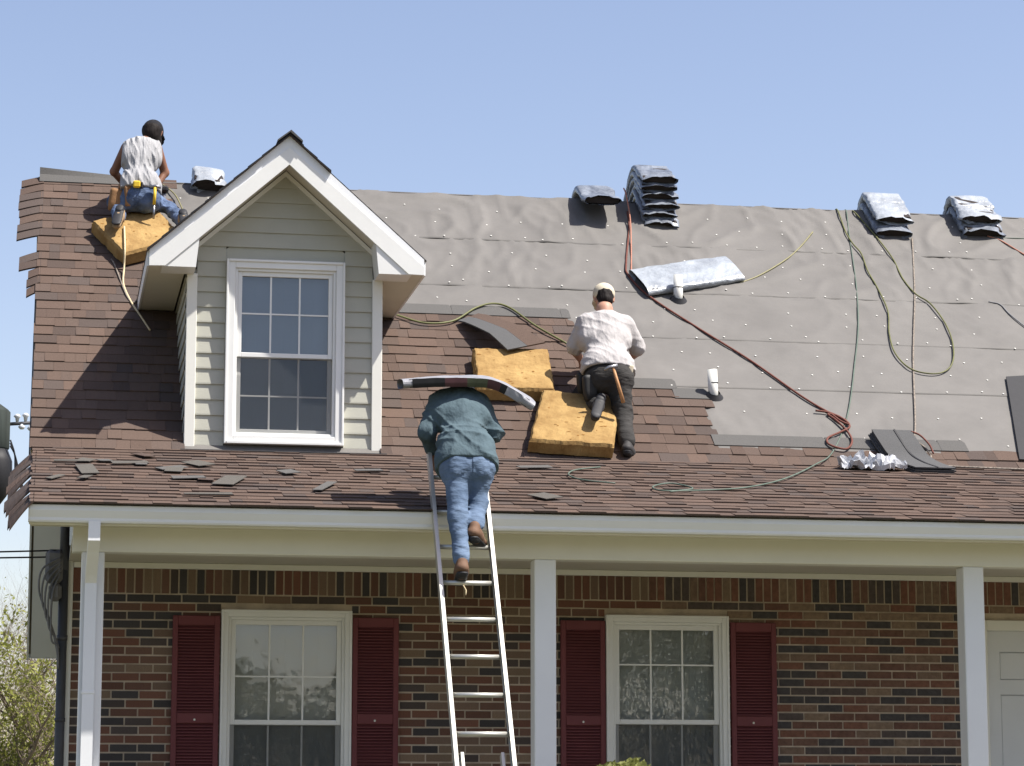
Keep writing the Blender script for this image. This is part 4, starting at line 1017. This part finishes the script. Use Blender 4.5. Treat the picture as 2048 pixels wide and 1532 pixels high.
line('rope', 'tangled red rope end curled in loops on the lower felt', M_([(6.416, 0.824), (6.539, 0.79), (6.642, 0.674), (6.651, 0.57), (6.551, 0.486), (6.417, 0.385), (6.404, 0.283), (6.526, 0.218), (6.611, 0.331), (6.617, 0.489), (6.562, 0.67), (6.513, 0.772), (6.60,.74),(6.66,.62),(6.60,.66),(6.53,.80)], .035), .0095, 'rope_red', 'rope')
line('rope', 'pale red rope hanging beside the left side of the tall stack', [Vector((5.44,YR-.0,ZR+.14)), rf(5.42,4.55,.14), rf(5.40,4.15,.06), rf(5.27,3.35,.02), rf(5.22,3.15,.02)], .007, 'rope_orange', 'rope')
line('air_hose', 'olive hose curving up from the right end of the flat bundle', M_([(6.251, 3.09), (6.48, 3.261), (6.795, 3.58), (7.007, 3.858), (7.21, 4.182)]), .0075, 'hose_olive', 'hose')
line('air_hose', 'olive hose arching over the grey shingle edge to the white-shirted roofer', M_([(2.9,2.30),(3.003, 2.226), (3.212, 2.116), (3.46, 2.168), (3.69, 2.415), (3.859, 2.508), (4.007, 2.437), (4.188, 2.136), (4.43, 1.827)], .035), .0095, 'hose_green', 'hose')
line('air_hose', 'tan hose trailing down from the nail gun beside the dormer', M_([(1.001, 4.559), (1.06,4.47), (1.12, 4.33), (1.17, 4.073),(1.2,3.9)], .05), .007, 'hose_olive', 'hose')
line('rope', 'pale safety rope hanging off the cornerwise foam pad', [rf(.63,3.45,.17), rf(.632,3.05,.17), rf(.628,2.9,.05)]+M_([(.622, 2.649), (.683, 2.341), (.76,2.1),(.836, 1.857)], .022), .0085, 'rope_pale', 'rope')
line('rope', 'dark tan rope below the left corner of the cornerwise foam pad', M_([(.52,3.1),(.551, 2.982), (.642, 2.471), (.70,2.33),(.75,2.42)], .022), .007, 'rope_braid', 'rope')
line('rope', 'orange rope leading from the torn bundles to the right edge', M_([(9.0,4.25),(9.116, 4.152), (9.304, 3.826),(9.6,3.5)]), .007, 'rope_orange', 'rope')
line('cord', 'thin grey line level with the torn bundles at the right edge', M_([(9.0,4.26),(9.097, 4.224), (9.434, 4.231),(9.8,4.25)]), .005, 'cord_teal', 'cord')
line('cord', 'dark cord slanting across the felt at the right edge', M_([(8.60,2.9),(8.697, 2.853), (8.736, 2.666), (8.838, 2.375),(9.0,2.0)]), .006, 'cable_grey', 'cord')

# ================================================================== LADDER
lad = empty('extension_ladder', (2.844, 15.6, 0)); tag(lad, 'aluminium extension ladder leaning on the gutter under the climbing roofer', 'ladder')
LT = lambda x, k, off=0: Vector((x, 17.70-.5*k-.866*off, 3.662-.866*k+.5*off))      # k metres down the ladder from the gutter
def rail_mesh(x0, x1, k0, k1, off, d):
    m = MB(); m.hexa([LT(x0,k1,off),LT(x1,k1,off),LT(x1,k1,off-d),LT(x0,k1,off-d),LT(x0,k0,off),LT(x1,k0,off),LT(x1,k0,off-d),LT(x0,k0,off-d)]); return m
for xc, inn in ((2.655, 1), (3.033, -1)):
    m = rail_mesh(xc-.013, xc+.013, -.62, 4.13, .0, .008)
    a = xc-.013*inn
    m2 = rail_mesh(min(a, a+.004*inn), max(a, a+.004*inn), -.62, 4.13, -.0085, .055); m.v += m2.v; o = len(m.v)-len(m2.v); m.f += [[i+o for i in f] for f in m2.f]; m.m += m2.m; m.sm += m2.sm
    m2 = rail_mesh(xc-.013, xc+.013, -.62, 4.13, -.064, .008); o = len(m.v); m.v += m2.v; m.f += [[i+o for i in f] for f in m2.f]; m.m += m2.m; m.sm += m2.sm
    m.build('rail', 'alu_ladder', lad)
for i in range(-2, 15):
    k = .036+i*.298
    m = MB(); m.tube([LT(2.669,k,-.035), LT(3.019,k,-.035)], .0165, 12, smooth=True); m.build('rung', 'alu_ladder', lad)
for xc in (2.712, 2.978):     # tops of the lower (base) section, behind the fly section
    m = rail_mesh(xc-.010, xc+.010, 1.93, 4.13, -.085, .06); m.build('base_rail', 'alu_ladder', lad)
m = MB(); m.tube([LT(2.81,.655,-.03), LT(2.83,.68,-.05), LT(2.825,.72,-.05)], .005, 6); m.build('rope_end', 'rope_pale', lad)

# ================================================================== PEOPLE
JB = dict(head=(4.620,21.16,5.855),neck=(4.605,21.08,5.735),shL=(4.425,21.04,5.61),shR=(4.785,21.04,5.602),chest=(4.582,20.98,5.46),waist=(4.575,20.84,5.242),hipL=(4.498,20.79,5.10),hipR=(4.651,20.75,5.10),
 elL=(4.351,21.12,5.395),haL=(4.455,21.36,5.36),elR=(4.905,21.12,5.405),haR=(4.86,21.36,5.36),knR=(4.673,20.70,4.775),anR=(4.655,20.46,4.50),toeR=(4.735,20.62,4.455),knL=(4.41,21.14,5.06),anL=(4.46,20.68,4.845),toeL=(4.385,20.50,4.70))
rB, J_, sd_, sp_, tn_ = person('person in white shirt, beige cap and black trousers kneeling one leg on foam', JB, dict(skin='skin_light', shirt='shirt_white', trousers='trousers_black', boots='boot_black', cap='cap_beige', sleeve='short', seed=4, g=1.06,
 face=(.02,1,-.55), up=(0,.55,1), hem=.42, wamp=.007, wfreq=30, wdirs=[(1,.2,.55),(-.9,.1,.8),(.4,0,1)], warp=1.2, nw=3, soleL=(.05,-.7,.5), soleR=(0,-.25,-1)))
bl, bc = belt(rB, J_, sd_, sp_, tn_, 1.04, 'belt_black', .60)
pouch(bl, bc-sd_*.17-np.array((0,.06,.16)), (1,.3,0), (-.6,-1,0), (0,0,1), .13, .07, .20, 'belt_black')
pouch(bl, bc-sd_*.20-np.array((0,-.06,.10)), (1,.3,0), (-.6,-1,0), (0,0,1), .12, .06, .16, 'belt_black')
pouch(bl, bc+sd_*.12+np.array((0,-.10,.0)), (1,0,0), (.3,-1,0), (0,0,1), .14, .05, .07, 'cap_beige', 'rag')
h = empty('hammer', (4.60,20.57,5.0)); tag(h, 'hammer with wooden handle hanging from the black tool belt', 'hammer')
m = MB(); m.tube([(4.565,20.575,5.16),(4.60,20.565,5.03),(4.645,20.555,4.865)], [.012,.014,.017], 10); m.build('handle', 'wood_handle', h)
m = MB(); m.tube([(4.49,20.575,5.135),(4.53,20.575,5.16),(4.60,20.572,5.175)], [.009,.014,.018], 10); m.build('head', 'steel', h)

JA = dict(head=(.882,23.44,7.705),neck=(.802,23.36,7.588),shL=(.640,23.32,7.53),shR=(.922,23.34,7.54),chest=(.767,23.28,7.42),waist=(.760,23.16,7.17),hipL=(.695,23.12,7.0),hipR=(.845,23.12,7.0),
 elL=(.540,23.42,7.325),haL=(.64,23.64,7.262),elR=(1.0,23.42,7.335),haR=(.935,23.36,7.21),knR=(1.01,23.37,7.03),anR=(1.15,22.95,6.77),toeR=(1.16,22.82,6.66),knL=(.55,23.24,7.0),anL=(.59,22.95,6.78),toeL=(.565,22.84,6.66))
rA, J_, sd_, sp_, tn_ = person('person in sleeveless grey shirt, black cap and jeans kneeling near the ridge', JA, dict(skin='skin_tan', shirt='shirt_grey', trousers='jeans_dark', boots='boot_tan', cap='cap_black', sleeve='none', seed=9, g=.92,
 face=(.35,.9,-.5), up=(.15,.45,1), hem=.35, wamp=.013, wfreq=44, wdirs=[(1,0,.18),(1,0,-.25),(.9,.1,.35)], warp=.9, nw=3, tamp=.007, long_hair=(.03,-.02,-.15), soleL=(-.1,-.64,.7), soleR=(0,-.64,.7)))
bl, bc = belt(rA, J_, sd_, sp_, tn_, .94, 'leather', .35)
pouch(bl, bc-sd_*.205-np.array((0,.03,.13)), (1,.25,0), (-.3,-1,0), (.22,0,1), .15, .075, .19, 'leather')
pouch(bl, bc-sd_*.10-np.array((0,.09,.10)), (1,.3,0), (-.6,-1,0), (0,0,1), .08, .05, .17, 'leather')
pouch(bl, bc+sd_*.10-np.array((0,.05,.06)), (1,0,0), (0,-1,0), (0,0,1), .10, .06, .12, 'leather')
t = empty('tape_measure', tuple(bc-np.array((.02,.17,0)))); tag(t, 'yellow tape measure clipped to the back of the leather tool belt', 'tape measure')
m = MB(); c = bc+np.array((-.03,-.15,.005)); m.bbox(c[0]-.034, c[0]+.034, c[1]-.02, c[1]+.02, c[2]-.032, c[2]+.032, .012); m.build('case', 'yellow', t)
m = MB(); m.bbox(c[0]+.036, c[0]+.055, c[1]-.014, c[1]+.014, c[2]-.034, c[2]+.02, .005); m.build('clip', 'black', t)
h = empty('hammer', (.905,22.98,7.0)); tag(h, 'yellow handled hammer hanging from the leather tool belt', 'hammer')
m = MB(); m.tube([(.898,22.985,7.09),(.892,22.98,6.93)], .014, 10); m.build('grip', 'yellow', h)
m = MB(); m.tube([(.892,22.98,6.929),(.89,22.985,6.80)], .010, 10); m.build('shaft', 'steel', h)
m = MB(); m.tube([(.85,22.985,7.095),(.90,22.985,7.105),(.95,22.985,7.09)], [.009,.015,.015], 10); m.build('head', 'steel', h)
t = empty('nail_gun', (.98,23.38,7.17)); tag(t, 'black nail gun in the right hand of the sleeveless roofer', 'nail gun')
m = MB(); m.bbox(.955, 1.035, 23.33, 23.44, 7.135, 7.20, .02); m.build('housing', 'black', t)
m = MB(); m.tube([(.99,23.38,7.13),(1.0,23.40,7.02)], [.024,.014], 10); m.build('nose', 'steel', t)
m = MB(); m.tube([(.955,23.37,7.19),(.92,23.35,7.205)], .016, 10); m.build('grip', 'black', t)

JC = dict(head=(2.93,18.20,4.50),neck=(2.90,18.08,4.46),shL=(2.72,17.98,4.42),shR=(3.02,17.98,4.42),chest=(2.868,17.90,4.31),waist=(2.868,17.70,4.08),hipL=(2.795,17.62,3.90),hipR=(2.945,17.62,3.90),
 elL=(2.625,17.86,4.19),haL=(2.672,17.97,4.07),elR=(3.10,17.88,4.20),haR=(3.05,18.05,4.17),knL=(2.785,17.48,3.55),anL=(2.79,17.34,3.22),toeL=(2.80,17.50,3.175),knR=(2.945,17.62,3.66),anR=(2.90,17.46,3.475),toeR=(2.965,17.59,3.44))
person('person in teal long sleeved shirt and jeans climbing the ladder', JC, dict(skin='skin_light', shirt='shirt_teal', trousers='jeans', boots='boot_brown', cap='cap_black', sleeve='long', seed=12, g=1.04,
 face=(0,.8,-.6), up=(0,.6,.8), hem=.75, wamp=.012, wfreq=34, wdirs=[(.8,.2,1),(-.8,0,.8),(.3,0,1)], warp=1.2, nw=3, tamp=.008, pockets=True, leg=.88))

# ================================================================== BEHIND THE HOUSE
pole = empty('utility_pole', (-1.45, 45, 0)); tag(pole, 'dark transformer and insulators of a utility pole at the left edge', 'utility pole')
m = MB(); m.tube([(-1.45,45,0),(-1.45,45,9.6)], [.20,.15], 20); m.build('post', 'pole_wood', pole)
m = MB(); m.tube([(-.84,44.85,7.60),(-.84,44.85,7.64),(-.84,44.85,8.26),(-.84,44.85,8.30),(-.84,44.85,8.42)], [.20,.225,.225,.19,.02], 24); m.build('transformer_cover', 'pole_wood', pole)
m = MB(); m.tube([(-.84,44.75,6.66),(-.84,44.75,6.80),(-.84,44.75,7.05),(-.84,44.75,7.40),(-.84,44.75,7.60)], [.10,.20,.29,.28,.20], 24); m.build('transformer', 'black', pole)
m = MB(); m.bbox(-1.3, -1.05, 44.8, 44.9, 7.2, 7.35, .01); m.bbox(-1.3, -1.05, 44.8, 44.9, 7.9, 8.05, .01); m.build('mounting_bracket', 'mast_grey', pole)
m = MB(); m.tube([(-.70,44.9,8.06),(-.20,44.9,8.10)], .030, 10); m.build('bracket_arm', 'mast_grey', pole)
for x, z in ((-.50,8.20), (-.36,8.22), (-.42,8.02), (-.27,8.0)):
    m = MB(); up_ = 1 if z > 8.1 else -1; m.tube([(x,44.9,8.09),(x,44.9,z-.03*up_),(x,44.9,z),(x,44.9,z+.04*up_)], [.02,.035,.065,.03], 12); m.build('insulator', 'ceramic', pole)
for k in range(3):
    m = MB(); m.tube(smooth_path([(-.60,44.6,7.75-.05*k),(-.52,44.6,7.5),(-.50+.03*k,44.6,7.2),(-.40+.02*k,44.6,6.92-.05*k),(-.55,44.6,6.80-.05*k)], 6), .014, 6); m.build('jumper_cable', 'black', pole)
for k in range(2):
    pts = [Vector((-12,22.5,4.9+.05*k)).lerp(Vector((.10,20.32,3.55-.05*k)), q/12)-Vector((0,0,.45*(1-((q/12)*2-1)**2))) for q in range(13)]
    tag((lambda mb: mb.build('service_wire', 'rubber'))(MB().tube(pts, .0065, 6)), ['upper of the two service wires running to the house corner', 'lower of the two service wires running to the house corner'][k], 'wire', 'service wires')

def tree(name, label, base, h, spread, leafm, nleaf, seed, bare=0., leaf=.055, group='spring trees behind the house', trunk_r=.09):
    r_ = random.Random(seed); root = empty(name, base); tag(root, label, 'tree' if 'tree' in name else 'shrub', group); mb = MB(); tips = []
    def br(p, d, L, r, lev):
        n = 4; pts = [p]; dd = d.copy()
        for i in range(n):
            dd = (dd+Vector((r_.uniform(-.25,.25), r_.uniform(-.25,.25), r_.uniform(-.05,.22)))).normalized(); pts.append(pts[-1]+dd*L/n)
        mb.tube(pts, [r*(1-.6*i/n) for i in range(n+1)], 6 if lev < 2 else 4, caps=False)
        if lev >= 2: tips.extend([(q, lev) for q in pts[1:]])
        if lev < 4:
            for i in range(1, n+1):
                for _ in range(2 if lev < 3 else 1):
                    a = r_.uniform(0, 6.28); nd = (dd*.55+Vector((math.cos(a)*spread, math.sin(a)*spread, r_.uniform(.1,.7)))).normalized()
                    br(pts[i], nd, L*r_.uniform(.45,.68), r*(1-.6*i/n)*.62, lev+1)
    br(Vector(base), Vector((0,0,1)), h*.5, trunk_r, 0)
    mb.build('trunk', 'bark', root)
    lf = MB()
    top = base[2]+h
    for _ in range(nleaf):
        q, lev = r_.choice(tips)
        if bare and r_.random() < bare*max(0, (q.z-base[2])/h*1.6-.3): continue
        c = q+Vector((r_.gauss(0,.09), r_.gauss(0,.09), r_.gauss(0,.09))); a = Vector((r_.uniform(-1,1), r_.uniform(-1,1), r_.uniform(-1,1))).normalized(); b_ = a.orthogonal().normalized(); s = leaf*r_.uniform(.6,1.3)
        b_ = Matrix.Rotation(r_.uniform(0,6.28), 3, a) @ b_; c2 = a.cross(b_)
        lf.add([c-b_*s, c+c2*s*.45, c+b_*s, c-c2*s*.45], [(0,1,2,3)])
    kind(lf.build('crown', leafm, root), 'stuff'); return root
tree('spring_tree', 'yellow green spring tree at the lower left beside the porch corner', (-.55,42,0), 5.5, .95, 'leaf_spring', 12000, 2, .75, .046)
tree('spring_tree', 'pale half bare tree behind the yellow green one at the left', (-.1,50,0), 6.2, .85, 'leaf_pale', 6000, 5, .85, .040)
tree('spring_tree', 'greyish twiggy tree at the left edge below the utility pole', (-1.3,47,0), 6.4, .8, 'leaf_pale', 2200, 9, .95, .045)
# shrub in front of the porch
def shrub(label, c, rx, ry, top, n, seed):
    r_ = random.Random(seed); root = empty('shrub', (c[0], c[1], 0)); tag(root, label, 'shrub')
    lf = MB(); st = MB()
    for k in range(14):
        a = r_.uniform(0,6.28); st.tube([(c[0],c[1],0),(c[0]+math.cos(a)*rx*.4,c[1]+math.sin(a)*ry*.4,top*.5),(c[0]+math.cos(a)*rx*.8,c[1]+math.sin(a)*ry*.8,top*.88)], [.02,.012,.004], 5)
    for _ in range(n):
        v = Vector((r_.gauss(0,1), r_.gauss(0,1), r_.gauss(0,1))).normalized()*r_.uniform(.75,1.03); p = Vector((c[0]+v.x*rx, c[1]+v.y*ry, top*.55+math.copysign(abs(v.z)**.45, v.z)*top*.45))
        p.z += .05*noise.noise(p*6); a = Vector((r_.uniform(-1,1), r_.uniform(-1,1), r_.uniform(-.3,1))).normalized(); b_ = a.orthogonal().normalized(); b_ = Matrix.Rotation(r_.uniform(0,6.28),3,a) @ b_; c2 = a.cross(b_); s = r_.uniform(.018,.034)
        lf.add([p-b_*s, p+c2*s*.5, p+b_*s, p-c2*s*.5], [(0,1,2,3)])
    st.build('stem', 'bark', root); kind(lf.build('foliage', 'leaf_shrub', root), 'stuff')
shrub('leafy shrub top at the bottom edge in front of the right window', (3.88,17.2), .34, .32, 1.90, 11000, 3)

# the leafy wood across the street that the windows mirror
lf = MB(); r_ = random.Random(77)
for _ in range(16000):
    x = r_.uniform(-55, 55); t = (5.0 if x < 13 else 9.0)+1.0*noise.noise(Vector((x*.11,0,5)))+.9*noise.noise(Vector((x*.45,2,5))); z = t*r_.random()**.75
    c = Vector((x, -38+r_.gauss(0,2.2), z)); a = Vector((r_.uniform(-1,1), r_.uniform(-1,1), r_.uniform(-1,1))).normalized(); b_ = a.orthogonal().normalized(); c2 = a.cross(b_); q = r_.uniform(.25,.6)
    lf.add([c-b_*q, c+c2*q*.6, c+b_*q, c-c2*q*.6], [(0,1,2,3)])
fw = kind(lf.build('far_wood', 'leaf_dry'), 'stuff'); tag(fw, 'leafy wood across the street mirrored in the porch windows', 'wood')
